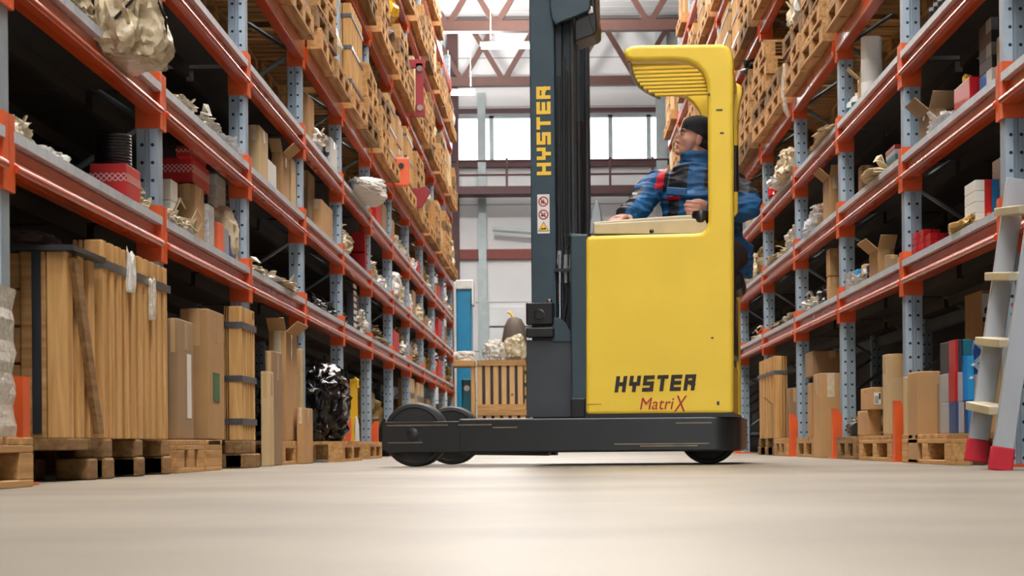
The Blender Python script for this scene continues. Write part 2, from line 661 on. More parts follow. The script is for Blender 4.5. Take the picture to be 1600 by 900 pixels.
W1 = (wx(712), wx(880))
W2 = (wx(892), wx(1036))
mb = MB()
mb.box(XL, XR, YF, YF + .2, 0, WZ0)
mb.box(XL, XR, YF, YF + .2, WZ1, ZC)
for a, b in ((XL, W1[0]), (W1[1], W2[0]), (W2[1], XR)):
    mb.box(a, b, YF, YF + .2, WZ0, WZ1)
struct(mb.build('wall_far', M['panel']))
for i, (a, b) in enumerate((W1, W2)):
    fr = MB()
    t = .06
    fr.box(a, b, YF + .03, YF + .13, WZ0, WZ0 + t).box(a, b, YF + .03, YF + .13, WZ1 - t, WZ1)
    for xx in (a, b - t):
        fr.box(xx, xx + t, YF + .03, YF + .13, WZ0, WZ1)
    for px in ((772,) if i == 0 else (958, 1018)):
        fr.box(wx(px) - .05, wx(px) + .05, YF + .03, YF + .13, WZ0, WZ1)
    w = struct(fr.build(f'window_{i + 1}', M['steelgrey']))
    g, nt, p = new_mat('window_glass')
    p.inputs['Transmission Weight'].default_value = 1
    p.inputs['Roughness'].default_value = .02
    p.inputs['IOR'].default_value = 1.02
    MB().box(a + .03, b - .03, YF + .075, YF + .085, WZ0 + .03, WZ1 - .03).build('pane', g, w)
# sectional door at the far end, left of the truck mast
door = MB()
dx0, dx1 = wx(766), wx(905)
for k in range(7):
    door.box(dx0, dx1, YF - .07, YF - .01, k * .46 + .01, k * .46 + .45)
d_ = struct(door.build('door_1', mat('white_door_panel', srgb(236, 237, 238), .45, var=.05), bevel=.006))
sm = MB()
for k in range(1, 7):
    sm.box(dx0, dx1, YF - .075, YF - .04, k * .46 - .02, k * .46 + .02)
sm.build('panel_seal', mat('dark_green_seal', srgb(40, 66, 58), .6), d_)
tr = MB()
tr.box(dx0 - .10, dx0, YF - .16, YF, 0, 3.3)
tr.box(dx1, dx1 + .10, YF - .16, YF, 0, 3.3)
tr.build('door_track', M['steelgrey'], d_)
ba = MB()
ba.tube([(dx0 + .1, YF - .3, 4.93), (dx0 + 1.0, YF - .3, 4.85), (dx0 + 2.0, YF - .3, 4.84)], .05)
ba.build('spring_shaft', M['steelgrey'], d_)
n_trim = [0]


def trim(mbx, m):
    n_trim[0] += 1
    return struct(mbx.build(f'trim_{n_trim[0]}', m))


# wall rails, columns, walkway on the far wall
trim(MB().box(XL, XR, YF - .10, YF, 4.28, 4.50), M['railred'])
trim(MB().box(wx(757) - .09, wx(757) + .09, YF - .20, YF - .11, 0, 8.0), M['steelgrey'])
trim(MB().box(wx(713) - .12, wx(713) + .12, YF - .3, YF - .11, 0, 9.5), M['steelmaroon'])
trim(MB().box(wx(756) - .05, wx(756) + .05, YF - .11, YF, 0, 4.28), M['steelmaroon'])
for px in (1037,):
    trim(MB().box(wx(px) - .12, wx(px) + .12, YF - .3, YF - .11, 0, 9.5), M['steelgrey'])
trim(MB().box(XL, XR, YF - .12, YF - .005, 6.34, 6.46), M['steelmaroon'])
trim(MB().box(XL, XR, YF - .12, YF - .005, 7.56, 7.66), M['steelmaroon'])
wk = MB()
wk.box(XL, XR, YF - .95, YF - .32, 5.63, 5.80)
wkw = struct(wk.build('walkway', M['steelmaroon']))
rl = MB()
for z in (6.05, 6.36):
    rl.tube([(XL, YF - .92, z), (XR, YF - .92, z)], .022, 6)
for px in (722, 797, 880, 955, 1020):
    rl.box(wx(px) - .025, wx(px) + .025, YF - .95, YF - .90, 5.8, 6.42)
rl.build('handrail', M['steelmaroon'], wkw)


def truss(y, zb):
    t = struct(bpy.data.objects.new('roof_truss', None))
    C.objects.link(t)
    ch = MB()
    ch.box(XL, XR, y - .10, y + .10, zb, zb + .20)
    ch.build('bottom_chord', M['steelred'], t)
    MB().box(XL, XR, y - .10, y + .10, zb + 1.28, zb + 1.46).build('top_chord', M['steelred'], t)
    wb = MB()
    for xn in (-2.0, -1.08 + 0, .40, 1.86):
        for p, q in (((xn - .70, zb + 1.3), (xn - .02, zb + .15)), ((xn + .02, zb + .15), (xn + .70, zb + 1.3))):
            d = Vector((q[0] - p[0], 0, q[1] - p[1]))
            ln = d.length
            T = Matrix.Translation((p[0], y, p[1])) @ Matrix.Rotation(-math.atan2(d.z, d.x), 4, 'Y')
            wb.box(0, ln, -.05, .05, -.055, .055, T)
    wb.build('web_bar', M['steelred'], t)
    return t


truss(41.7, 8.02)
for y in (36.2, 30.2, 24.2, 18.2, 12.2, 6.2, .2, -5.8):
    truss(y, 8.02)


# ------------------------------------------------------------------ fluorescent lights over the aisle
def strip_light(x0, x1, y, z, label, group=None):
    t = thing('fluorescent_light', label, 'lamp', ((x0 + x1) / 2, y, z), 0, group)
    h = (x1 - x0) / 2
    MB().prism([(-.07, 0), (.07, 0), (.04, .06), (-.04, .06)], 'x', -h, h).build('housing', M['whitepaint'], t)
    tb = MB()
    for dy in (-.032, .032):
        tb.tube([(-h + .03, dy, -.03), (h - .03, dy, -.03)], .026, 10)
    tb.build('tube', M['tube'], t)
    hg = MB()
    for sx in (-.7 * h, .7 * h):
        hg.tube([(sx, 0, .05), (sx, 0, 8.05 - z)], .003, 5)
    hg.build('hanger', M['steelgrey'], t)
    ld = bpy.data.lights.new('lamp_or_fill_light', 'AREA')
    ld.shape = 'RECTANGLE'
    ld.size, ld.size_y = 2 * h, .12
    ld.energy = LAMP_W
    ld.color = (1, .975, .93)
    lo = bpy.data.objects.new('lamp_or_fill_light', ld)
    C.objects.link(lo)
    lo.parent = t
    lo.location = (0, 0, -.05)
    up = bpy.data.objects.new('lamp_or_fill_light', CEIL_FILL)  # added upward fill, brightens the ceiling above the strip
    C.objects.link(up)
    up.parent = t
    up.location = (0, 0, .12)
    up.rotation_euler = (PI, 0, 0)
    return t


LAMP_W = 190
CEIL_FILL = bpy.data.lights.new('added_ceiling_fill', 'AREA')  # fill light added over every strip to lift the ceiling
CEIL_FILL.shape = 'RECTANGLE'
CEIL_FILL.size, CEIL_FILL.size_y = 1.2, .12
CEIL_FILL.energy = 430
CEIL_FILL.color = (1, .97, .92)
a = at_depth(750, 71, 33.6)
b = at_depth(862, 71, 33.6)
strip_light(a.x, b.x, 33.6, a.z, 'lit fluorescent strip just left of the truck mast top, under the trusses')
a = at_depth(693, 144, 38)
b = at_depth(743, 144, 38)
strip_light(a.x, b.x, 38, a.z, 'lower lit fluorescent strip beside the end of the left rack, above the window')
for k in range(10):
    y = 29.4 - 4.3 * k
    strip_light(-.75, .75, y, 7.3, 'fluorescent strip hung over the middle of the aisle, nearer than the trusses', 'aisle strip lights overhead')


# ------------------------------------------------------------------ pallet racks
def post_mesh(h):
    """Upright post, open channel section; local x = 0 is the aisle face, +x into the rack (mirrored by scale)."""
    mb = MB()
    pr = [(0, -.045), (.0, .045), (.034, .05), (.038, .042), (.052, .042), (.056, .05), (.09, .05), (.09, -.05), (.056, -.05), (.052, -.042), (.038, -.042), (.034, -.05)]
    mb.prism(pr, 'z', 0, h)
    return mb


GUARDED = {-1: (0, 4, 5, 6, 8), 1: (1, 2, 3, 5, 7)}


def rack(side, W, d0, first, last, label):
    root = thing('pallet_rack', label, 'rack', (side * W, 0, 0))
    HT = 6.45
    protos = {}

    def part(key, make, loc):
        if key not in protos:
            o = make()
            protos[key] = o
            o.parent = root
        else:
            s = protos[key]
            o = s.copy()
            C.objects.link(o)
            o.parent = root
            for g in s.children:
                c = g.copy()
                C.objects.link(c)
                c.parent = o
        o.location = loc
        return o
    sx = side

    def mk_post():
        mb = post_mesh(HT)
        mb.v = [(sx * x, y, z) for x, y, z in mb.v]
        o = mb.build('upright', M['post'])
        fp = MB().box(sx * -.02, sx * .12, -.07, .07, 0, .012)
        fp.build('base_plate', M['orange_dark'], o)
        return o

    def mk_rear():
        mb = post_mesh(HT)
        mb.v = [(sx * x, y, z) for x, y, z in mb.v]
        return mb.build('rear_upright', M['post'])

    def mk_brace():
        mb = MB()
        z = .25
        k = 0
        while z < HT - .7:
            a_, b_ = (.06, RDEP - .06) if k % 2 == 0 else (RDEP - .06, .06)
            mb.tube([(sx * a_, 0, z), (sx * b_, 0, z + .62)], .014, 6)
            z += .62
            k += 1
        mb.tube([(sx * .06, 0, .2), (sx * (RDEP - .06), 0, .2)], .014, 6)
        return mb.build('frame_brace', M['brace'])
    L_ = BAY - .10

    def mk_plain():
        return mk_beam([(.004, .046), (-.022, .046), (-.025, .050), (-.025, .148), (-.022, .152), (.045, .152), (.045, .046)])

    def mk_beam(pr=None):
        # stepped section: (x outwards from rack front, z)
        pr = pr or [(.004, .056), (-.024, .060), (-.030, .072), (-.027, .084), (.004, .106), (.008, .112), (.008, .150), (.045, .152), (.045, .056)]
        mb = MB()
        mb.prism([(sx * x, z) for x, z in pr], 'y', 0, L_)
        o = mb.build('beam', M['orange'], bevel=.003)
        for y0, d in ((0, 1), (L_, -1)):
            cn = MB()
            pr = [(-.014, -.046), (-.014, .012), (.092, .012), (.092, .0), (-.004, .0), (-.004, -.046)]
            cn.prism([(sx * x, y0 + d * y) for x, y in pr], 'z', 0, .236)
            cn.build('connector', M['orange_dark'], o)
        return o

    def mk_rbeam():
        return MB().box(sx * (RDEP - .05), sx * RDEP, 0, L_, .062, .152).build('rear_beam', M['brace'])

    def mk_deck():
        mb = MB()
        n = 18
        w = L_ / n
        for k in range(n):
            y0 = k * w + .002
            y1 = (k + 1) * w - .002
            mb.prism([(sx * -.018, .154), (sx * -.018, .188), (sx * .06, .188), (sx * .06, .180), (sx * .016, .180), (sx * .016, .154)], 'y', y0, y1)
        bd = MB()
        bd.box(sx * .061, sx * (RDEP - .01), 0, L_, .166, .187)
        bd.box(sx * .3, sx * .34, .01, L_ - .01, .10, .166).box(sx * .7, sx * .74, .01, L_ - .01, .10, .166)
        o = mb.build('deck_lip', M['deck'])
        bd.build('shade_dark_deck', M['deckshade'], o)  # deck surface with its shade put into the colour
        return o

    def mk_guard():
        mb = MB()
        for y0, y1 in ((-.038, -.032), (.032, .038)):
            mb.prism([(sx * -.054, 0), (sx * -.054, .33), (sx * -.03, .33), (sx * -.005, .29), (sx * .06, .16), (sx * .06, 0)], 'y', y0, y1)
        mb.box(sx * -.060, sx * -.054, -.038, .038, 0, .33)
        mb.box(sx * -.08, sx * .06, -.06, .06, 0, .008)
        return mb.build('foot_guard', M['orange_dark'])
    for n in range(first, last + 1):
        y = d0 + BAY * n
        part('p', mk_post, (0, y, 0))
        part('r', mk_rear, (sx * (RDEP - .09), y, 0))
        part('b', mk_brace, (0, y, 0))
        if n in GUARDED[side]:
            part('g', mk_guard, (0, y, 0))
        if n < last:
            for l in range(1, 8):
                part('bm' if l < 4 else 'bp', mk_beam if l < 4 else mk_plain, (0, y + .05, LV[l]))
                part('rb', mk_rbeam, (0, y + .05, LV[l]))
                if l < 4:
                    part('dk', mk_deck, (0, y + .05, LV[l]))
    return root


rack(-1, WL, DL, -1, 11, 'long orange and galvanised steel pallet rack along the left of the aisle')
rack(1, WR, DR, -1, 10, 'long orange and galvanised steel pallet rack along the right of the aisle')


# ------------------------------------------------------------------ goods helpers
def clampy(side, a, b):
    """Keep a length along the rack inside one bay, clear of the posts."""
    d0 = DL if side < 0 else DR
    n = math.floor(((a + b) / 2 - d0) / BAY)
    lo, hi = d0 + n * BAY + .075, d0 + (n + 1) * BAY - .075
    return max(a, lo), min(b, hi)


def place(side, *spec, s=.05, yb=None, lvl=0, base=None):
    """Box seen from the aisle: xl inner edge and xc aisle corner of its near face, xf far end of its aisle side (pixels), ytop at xc."""
    if spec[0] == 'abs':
        return spec[1:]
    xl, xc, xf, ytop = spec
    W = (WL if side < 0 else WR) + s
    ym = ytop + 40
    Y0 = F * W / abs(unroll(xc, ym)[0])
    Y1 = F * W / abs(unroll(xf, ym)[0])
    Y0, Y1 = clampy(side, Y0, Y1) if s > -.075 or lvl else (Y0, Y1)
    Xi = abs(unroll(xl, ym)[0]) * Y0 / F
    z1 = at_depth(xc, ytop, Y0).z
    z0 = deck_z(lvl) + .005 if base is None else base
    if lvl == 0 and base is None:
        z0 = 0
    if yb is not None:
        z0 = at_depth(xc, yb, Y0).z
    wid = min(max(Xi - W, .05), RDEP - .1 - s)
    return Y0, Y1, W, wid, z0, z1


def bayof(side, y):
    return int((y - (DL if side < 0 else DR)) // BAY)


def boxmesh(side, wid, ln, h):
    return MB().box(0, side * wid, 0, ln, 0, h)


def carton(side, spec, lvl, label, m='card', s=.05, yb=None, base=None, tape='tape', cat='box', name='cardboard_box', group=None, flap=False, sticker=None, rot=0, bevel=.006):
    Y0, Y1, W, wid, z0, z1 = place(side, *spec, s=s, yb=yb, lvl=lvl, base=base)
    h = max(z1 - z0, .04)
    ln = max(Y1 - Y0, .06)
    t = thing(name, label, cat, (side * W, Y0, z0), rot, group)
    boxmesh(side, wid, ln, h).build('carton', M[m], t, bevel=bevel)
    if tape:
        tp = MB()
        c = wid / 2
        a_, b_ = min(.025, wid * .2), min(.025, ln * .2)
        tp.box(side * (c - a_), side * (c + a_), -.0015, ln + .0015, h * .72, h + .0015)
        tp.box(-side * .0015, side * .01, ln / 2 - b_, ln / 2 + b_, h * .75, h - .012)
        tp.build('packing_tape', M[tape], t)
    if flap:
        fl = MB()
        fl.add([(0, 0, h), (side * wid, 0, h), (side * wid, -.10, h + .07), (0, -.10, h + .07)], [(0, 1, 2, 3)])
        fl.add([(0, 0, h), (0, ln, h), (-side * .07, ln, h + .06), (-side * .07, 0, h + .06)], [(0, 1, 2, 3)])
        o = fl.build('flap', M[m], t)
        o.modifiers.new('thick', 'SOLIDIFY').thickness = .006
    if sticker:
        u0, u1, v0, v1, mm = sticker
        st = MB()
        st.box(-side * .003, side * .002, ln * u0, ln * u1, h * v0, h * v1)
        st.build('label_sticker', M[mm], t)
    return t


def rect_item(side, spec, lvl, label, m, name, cat, s=.05, yb=None, base=None, group=None, bevel=.006):
    Y0, Y1, W, wid, z0, z1 = place(side, *spec, s=s, yb=yb, lvl=lvl, base=base)
    h = max(z1 - z0, .03)
    ln = max(Y1 - Y0, .05)
    o = boxmesh(side, wid, ln, h).build(name, M[m], None, (side * W, Y0, z0), bevel=bevel)
    return tag(o, label, cat, group)


def blob_mesh(dx, dy, dz, seed, rough=.35, sub=5, spikes=0):
    """Crumpled bundle with a flat underside: faceted, folded noise on a rounded block."""
    bm = bmesh.new()
    bmesh.ops.create_icosphere(bm, subdivisions=sub, radius=1)
    off = Vector((seed * 3.7, seed * 1.9, seed * 5.3))
    for v in bm.verts:
        p = v.co.copy()
        n1 = noise.noise(p * 1.6 + off)
        n2 = 1 - abs(noise.noise(p * 3.4 + off * 2)) * 2
        n3 = 1 - abs(noise.noise(p * 7.0 + off * 3)) * 2
        n4 = 1 - abs(noise.noise(p * 13.0 + off)) * 2
        k = 1 + rough * (.9 * n1 + .60 * (n2 - .5) + .30 * (n3 - .5) + .14 * (n4 - .5))
        q = Vector([math.copysign(abs(c) ** .75, c) for c in p]) * k
        v.co = Vector((q.x * dx / 2, q.y * dy / 2, max(q.z, -.72) * dz / 1.72))
    zs = min(v.co.z for v in bm.verts)
    for v in bm.verts:
        v.co.z -= zs
    top = max(v.co.z for v in bm.verts)
    fx = dx / 2 / max(abs(v.co.x) for v in bm.verts)
    fy = dy / 2 / max(abs(v.co.y) for v in bm.verts)
    for v in bm.verts:
        v.co.x *= fx * 1.15
        v.co.y *= fy * 1.12
        v.co.z *= dz / top * 1.10
    mb = MB()
    bm.verts.index_update()
    mb.v = [tuple(v.co) for v in bm.verts]
    mb.f = [tuple(v.index for v in f.verts) for f in bm.faces]
    bm.free()
    return mb


def tatter(mb, dx, dy, dz, seed, n=7):
    """Loose corners of film sticking out of a bundle: thin curled tongues rooted in it."""
    r = random.Random(seed)
    for i in range(min(n, 5)):
        a = r.uniform(0, 2 * PI)
        p = Vector((math.cos(a) * dx * .36, math.sin(a) * dy * .36, dz * r.uniform(.35, .85)))
        d = Vector((math.cos(a), math.sin(a), r.uniform(-.1, .8))).normalized()
        w = d.cross(Vector((0, 0, 1))).normalized() * r.uniform(.014, .035)
        ln = r.uniform(.02, .06) + min(dx, dy) * .10
        up = Vector((0, 0, 1)) * r.uniform(-.04, .06)
        q1, q2 = p + d * ln * .55 + up, p + d * ln
        th = d.cross(w).normalized() * .003
        vs = []
        for sg in (1, -1):
            vs += [p - w * .6 + th * sg, p + w * .6 + th * sg, q1 + w + th * sg, q1 - w + th * sg, q2 + w * .3 + th * sg, q2 - w * .7 + th * sg]
        fs = [(0, 1, 2, 3), (3, 2, 4, 5), (9, 8, 7, 6), (11, 10, 8, 9), (0, 6, 7, 1), (1, 7, 8, 2), (2, 8, 10, 4), (4, 10, 11, 5), (5, 11, 9, 3), (3, 9, 6, 0)]
        mb.add(vs, fs)
    return mb


SEED = [1]


def bundle(side, spec, lvl, label, m='film', name='plastic_bundle', cat='bundle', s=.02, yb=None, base=None, rough=.35, tat=6, sub=5, group=None, wid=None):
    """spec (x0, x1, ytop): a heap lying along the shelf edge between two pixel columns."""
    SEED[0] += 1
    x0, x1, ytop = spec
    W = (WL if side < 0 else WR) + s
    xa, xb = (x0, x1) if side < 0 else (x1, x0)
    Y0 = F * W / abs(unroll(xa, ytop + 30)[0])
    Y1 = F * W / abs(unroll(xb, ytop + 30)[0])
    if s > -.15:
        Y0, Y1 = clampy(side, Y0, Y1)
    ym = (Y0 + Y1) / 2
    z1 = at_depth((x0 + x1) / 2, ytop, ym).z
    z0 = (deck_z(lvl) + .004 if lvl else 0) if base is None else base
    if yb is not None:
        z0 = at_depth((x0 + x1) / 2, yb, ym).z
    h = max(z1 - z0, .06)
    ln = max(Y1 - Y0, .14)
    w = wid or min(.55, max(.22, ln * .6))
    mb = blob_mesh(w, ln, h, SEED[0], rough, sub)
    if tat:
        tatter(mb, w, ln, h, SEED[0], tat)
    o = mb.build(name, M[m], None, (side * (W + w / 2), ym, z0), smooth=True, angle=55)
    return tag(o, label, cat, group)


# pallets ---------------------------------------------------------------
PAL = {}


def pallet_parts(L, D, detailed):
    """Block pallet, length L along y, depth D along x, .144 high, origin at the centre of its underside."""
    deck = MB()
    n = 7
    for k in range(n):
        y0 = -L / 2 + k * (L - .1) / (n - 1)
        deck.box(-D / 2, D / 2, y0, y0 + .1, .122, .144)
    sk = []
    for i, xx in enumerate((-D / 2 + .05, 0, D / 2 - .05)):
        m_ = MB()
        m_.box(xx - .05, xx + .05, -L / 2, L / 2, 0, .022)
        m_.box(xx - .05, xx + .05, -L / 2, L / 2, .1, .122)
        for yy in (-L / 2 + .07, 0, L / 2 - .07):
            m_.box(xx - .05, xx + .05, yy - .07, yy + .07, .022, .1)
        sk.append(m_)
    return deck, sk


def pallet(x, y, z, label, L=1.2, D=.8, rotz=0, group=None, dark=False, flat=False):
    key = (L, D, dark, flat)
    if key in PAL:
        return dup(PAL[key], (x, y, z), rotz, label, group)
    deck, sk = pallet_parts(L, D, not flat)
    mx, my = (M['wood_dark'], M['wood_dark']) if dark else (M['wood_x'], M['wood_y'])
    if flat:
        for q in sk:
            deck.add(q.v, q.f)
        o = deck.build('wooden_pallet', my, None, (x, y, z))
        o.rotation_euler = (0, 0, rotz)
        tag(o, label, 'pallet', group)
    else:
        o = thing('wooden_pallet', label, 'pallet', (x, y, z), rotz, group)
        deck.build('deck_slats', mx, o, bevel=.003)
        for q in sk:
            q.build('skid', my, o, bevel=.003)
    PAL[key] = o
    return o


def slat_crate(side, spec, lvl, label, base=None, s=-.05, nsl=9, straps=(.88,), feet=True, m='wood_z', pad=.012, hz=False, lid=False, group=None, inner_feet=False):
    """Export crate of upright slats on the aisle side, boarded near face, steel straps, feet blocks under it."""
    Y0, Y1, W, wid, z0, z1 = place(side, *spec, s=s, lvl=lvl, base=base)
    h, ln = z1 - z0, Y1 - Y0
    t = thing('wooden_crate', label, 'crate', (side * W, Y0, z0), 0, group)
    f = .145 if feet else 0
    MB().box(side * .069, side * wid, .026, ln - .022, f + .002, h - .02).build('crate_shade_core', M['wood_dark'], t)  # darker wood core paints the shadow gaps between the slats
    sl = MB()
    pitch = ln / nsl
    for k in range(nsl):
        sl.box(0, side * .068, k * pitch + .001, k * pitch + pitch * .54, f, h)
    sl.build('side_slats', M[m], t, bevel=.004)
    fr = MB()
    if hz:
        for k in range(5):
            hh = (h - f) / 5
            fr.box(side * .156, side * (wid - .09), .006, .024, f + k * hh + .004, f + (k + 1) * hh - .004)
        fr.box(side * .070, side * .155, 0, .024, f, h).box(side * (wid - .09), side * wid, 0, .024, f, h)
    else:
        nb = max(2, int(wid / .12))
        for k in range(nb):
            fr.box(side * (.070 + (wid - .070) * k / nb + .003), side * (.070 + (wid - .070) * (k + 1) / nb - .003), .001, .024, f, h)
    fr.build('end_boards', M['wood_x' if hz else 'wood_z'], t, bevel=.004)
    if straps:
        for q in straps:
            zz = f + (h - f) * q
            st = MB()
            st.box(-side * .004, -side * .0005, .0, ln, zz - .016, zz + .016)
            st.box(-side * .004, side * wid, -.004, -.0005, zz - .016, zz + .016)
            st.build('steel_strap', M['strap'], t)
    if feet:
        for k in range(3):
            yy = (ln - .16) * k / 2
            q = MB()
            q.box(0, side * wid, yy, yy + .13, .105 if inner_feet else .075, f)
            if inner_feet and k < 2:
                q.box(side * (wid - .12), side * wid, yy, yy + .12, 0, .105)
                q.build('foot_block', M['wood_dark'], t, bevel=.004)
                continue
            q.box(0, side * .12, yy + .0, yy + .12, 0, .075).box(side * (wid - .12), side * wid, yy, yy + .12, 0, .075)
            q.build('foot_block', M['wood_dark'], t, bevel=.008)
    if lid:
        ld = MB()
        ld.box(-side * .03, side * (wid + .02), -.03, ln * .95, h, h + .018)
        ld.build('lid_sheet', M['blackstrap'], t)
    return t


# ------------------------------------------------------------------ reach truck
TH = math.radians(7.5)
TD = 9.67
ct, st_ = math.cos(TH), math.sin(TH)


def TP(x, y, v=0.0):
    """Pixel -> (s, z) on the truck's vertical plane v metres behind its near face."""
    X, Y = unroll(x, y)
    Xr = X / F
    s = (Xr * (TD + v * ct) - v * st_) / (ct + Xr * st_)
    d = TD - s * st_ + v * ct
    return (s, HCAM + Y * d / F)


def TPs(pts, v=0.0):
    return [TP(x, y, v) for x, y in pts]


truck = thing('reach_truck', 'yellow and black reach truck standing across the aisle with its mast lowered', 'forklift truck', (0, TD, 0), -TH)
VW = 1.22                       # overall width
zc0, zc1 = .069, TP(868, 653)[1]
sL = TP(597, 680)[0]
sA = TP(716, 660)[0]
sB = TP(893, 660, .2)[0]
sR = .945


def arc(cx, cy, r, a0, a1, n=8):
    return [(cx + r * math.cos(math.radians(a0 + (a1 - a0) * i / n)), cy + r * math.sin(math.radians(a0 + (a1 - a0) * i / n))) for i in range(n + 1)]


# chassis: straddle legs and rear frame in one casting
ch = MB()
rr = .15
plan = [(sA, 0)] + arc(sR - rr, rr, rr, -90, 0) + arc(sR - rr, VW - rr, rr, 0, 90) + [(sA, VW), (sA, VW - .2), (sB, VW - .2), (sB, .2), (sA, .2)]
ch.prism(plan, 'z', zc0, zc1)
chassis = ch.build('chassis', M['black'], truck, bevel=.012, seg=3)
for v0 in (0, VW - .2):
    lg = MB()
    zt = zc1 - .012
    for a_, b_ in ((v0, v0 + .028), (v0 + .172, v0 + .2)):
        lg.prism([(sL, zc0 + .03), (sL + .03, zc0 + .005), (sA + .01, zc0 + .005), (sA + .01, zt), (sL + .015, zt), (sL, zt - .02)], 'y', a_, b_)
    lg.box(sL, sL + .03, v0 + .02, v0 + .18, zc0 + .04, zt - .03)
    lg.box(sA - .04, sA + .02, v0 + .02, v0 + .18, zc0 + .02, zt - .005)
    leg = lg.build('straddle_leg', M['black'], truck, bevel=.004)
    sw, zw = TP(651, 679, .1)
    MB().lathe([(.0, 0), (.030, 0), (.033, .006), (.018, .012), (0, .012)], 16, Matrix.Translation((sw, v0, .168)) @ Matrix.Rotation(PI / 2, 4, 'X')).build('axle_bolt', M['black'], leg, smooth=True)
sw = TP(651, 679, .1)[0]


def wheel(s, v, r, w, name):
    pr = [(r * .30, -w / 2), (r * .82, -w / 2), (r * .86, -w / 2 - .004), (r * .96, -w / 2), (r, -w / 2 + .014), (r, w / 2 - .014), (r * .96, w / 2), (r * .86, w / 2 + .004), (r * .82, w / 2), (r * .30, w / 2)]
    o = MB().lathe(pr, 40, Matrix.Translation((s, v, r)) @ Matrix.Rotation(PI / 2, 4, 'X')).build(name, M['rubber'], truck, smooth=True, angle=30)
    hb = MB().lathe([(.0, -w / 2 - .006), (r * .34, -w / 2 - .006), (r * .36, -w / 2 + .01), (r * .36, w / 2 + .006), (0, w / 2 + .006)], 24, Matrix.Translation((s, v, r)) @ Matrix.Rotation(PI / 2, 4, 'X'))
    hb.build('wheel_hub', M['grease'], o, smooth=True)
    return o


wheel(sw, .1, .1665, .125, 'load_wheel')
wheel(sw, VW - .1, .1665, .125, 'load_wheel')
sd = TP(1107, 690, .32)[0]
dwh = wheel(sd, .36, .155, .13, 'drive_wheel')
MB().lathe([(0, 0), (.022, 0), (.022, .02), (.012, .03), (0, .03)], 8, Matrix.Translation((sd, .30, .10)) @ Matrix.Rotation(PI / 2, 4, 'X')).build('wheel_bolt', M['grease'], dwh)
# worn paint strips on the chassis side
for (xa, ya, xb, yb_) in ((604, 665, 700, 665.6), (716, 664, 768, 664.4), (770, 668, 808, 668.4), (606, 692, 660, 692), (1056, 661, 1112, 661.6), (960, 694, 1108, 691), (1000, 697, 1090, 695)):
    p0, p1 = TP(xa, ya, 0), TP(xb, yb_, 0)
    MB().box(p0[0], p1[0], -.0015, .002, p0[1] - .003, p0[1] + .003).build('scuff_mark', M['frontrail'], chassis)
# near side shell: panel + pillar + guard rail in one plate
shell = [(915, 649), (1146, 647.5), (1146, 92), (1143, 79), (1136, 71), (1126, 68), (1002, 69.5), (986, 71), (977, 76), (974, 84), (978, 93), (988, 95), (1055, 94), (1073, 96), (1087, 102), (1097, 112), (1103, 126), (1105, 145), (1106.5, 345), (1104, 356), (1097, 362.5), (1086, 364), (925, 368), (918, 369.5), (915, 374)]
sh = MB()
sh.prism(TPs(shell), 'y', 0, .11)
shell_o = sh.build('body_shell', M['yellow'], truck, bevel=.03, seg=5)
shell_o.modifiers['edge'].angle_limit = math.radians(60)
# seam line, scratches, door joint
p0, p1 = TP(914, 650.5), TP(1147, 648.5)
MB().box(p0[0], p1[0], .004, VW - .02, zc1 - .004, p0[1] + .012).build('base_gasket', M['blackplastic'], truck)
MB().box(TP(917, 632)[0], TP(940, 632)[0], -.001, .003, TP(917, 632)[1] - .001, TP(917, 632)[1] + .001).build('panel_seam', M['blackmark'], shell_o)
for (x, y, w, h) in ((1124, 172, 5, 1.6), (1128, 208, 3, 1.5), (1108, 148, 1.6, 2), (1113, 528, 2, 1.2), (1122, 630, 2, 3)):
    a_, b_ = TP(x - w, y + h, 0), TP(x + w, y - h, 0)
    MB().box(a_[0], b_[0], -.0012, .002, a_[1], b_[1]).build('paint_chip', M['plate'], shell_o)
# far side shell
sfr = [(.72, .62), (1.0, .62)]
fs = MB()
s0, s1 = TP(915, 649)[0], TP(1146, 648)[0]
zt = TP(1000, 366)[1]
fs.box(s0, s1, VW - .10, VW - .01, zc1, zt - .10)
fs.build('far_side_panel', M['yellow'], truck, bevel=.02, seg=3)
zr1 = TP(1060, 69.5)[1]
zr0 = TP(1040, 94)[1]
# rear lower step panel and seat box at the open end
srr = sR - .05
zs = TP(1150, 566, .25)[1]
MB().box(s1 - .05, srr, .14, VW - .08, zc1, zs).build('rear_step_panel', M['yellow'], truck, bevel=.015, seg=3)
MB().box(s1 - .05, srr - .03, .16, VW - .1, zs, TP(1150, 452, .25)[1]).build('battery_side', M['blackplastic'], truck, bevel=.01)
a_, b_ = TP(1143.5, 502, .14), TP(1156, 476, .14)
lb = MB().box(srr - .032, srr - .028, .2, .3, a_[1], b_[1]).build('rear_label', M['yellowmark'], truck)
# front bulkhead facing the mast
b0, b1 = TP(893, 650, .06)[0], TP(915, 650, .06)[0]
MB().box(b0, b1 + .02, .05, VW - .05, zc1, TP(900, 366, .06)[1]).build('bulkhead', M['teal'], truck, bevel=.01)
MB().box(b0 - .002, b1, .045, .06, zc1, TP(900, 622, .06)[1]).build('bulkhead_foot', M['blackplastic'], truck, bevel=.006)
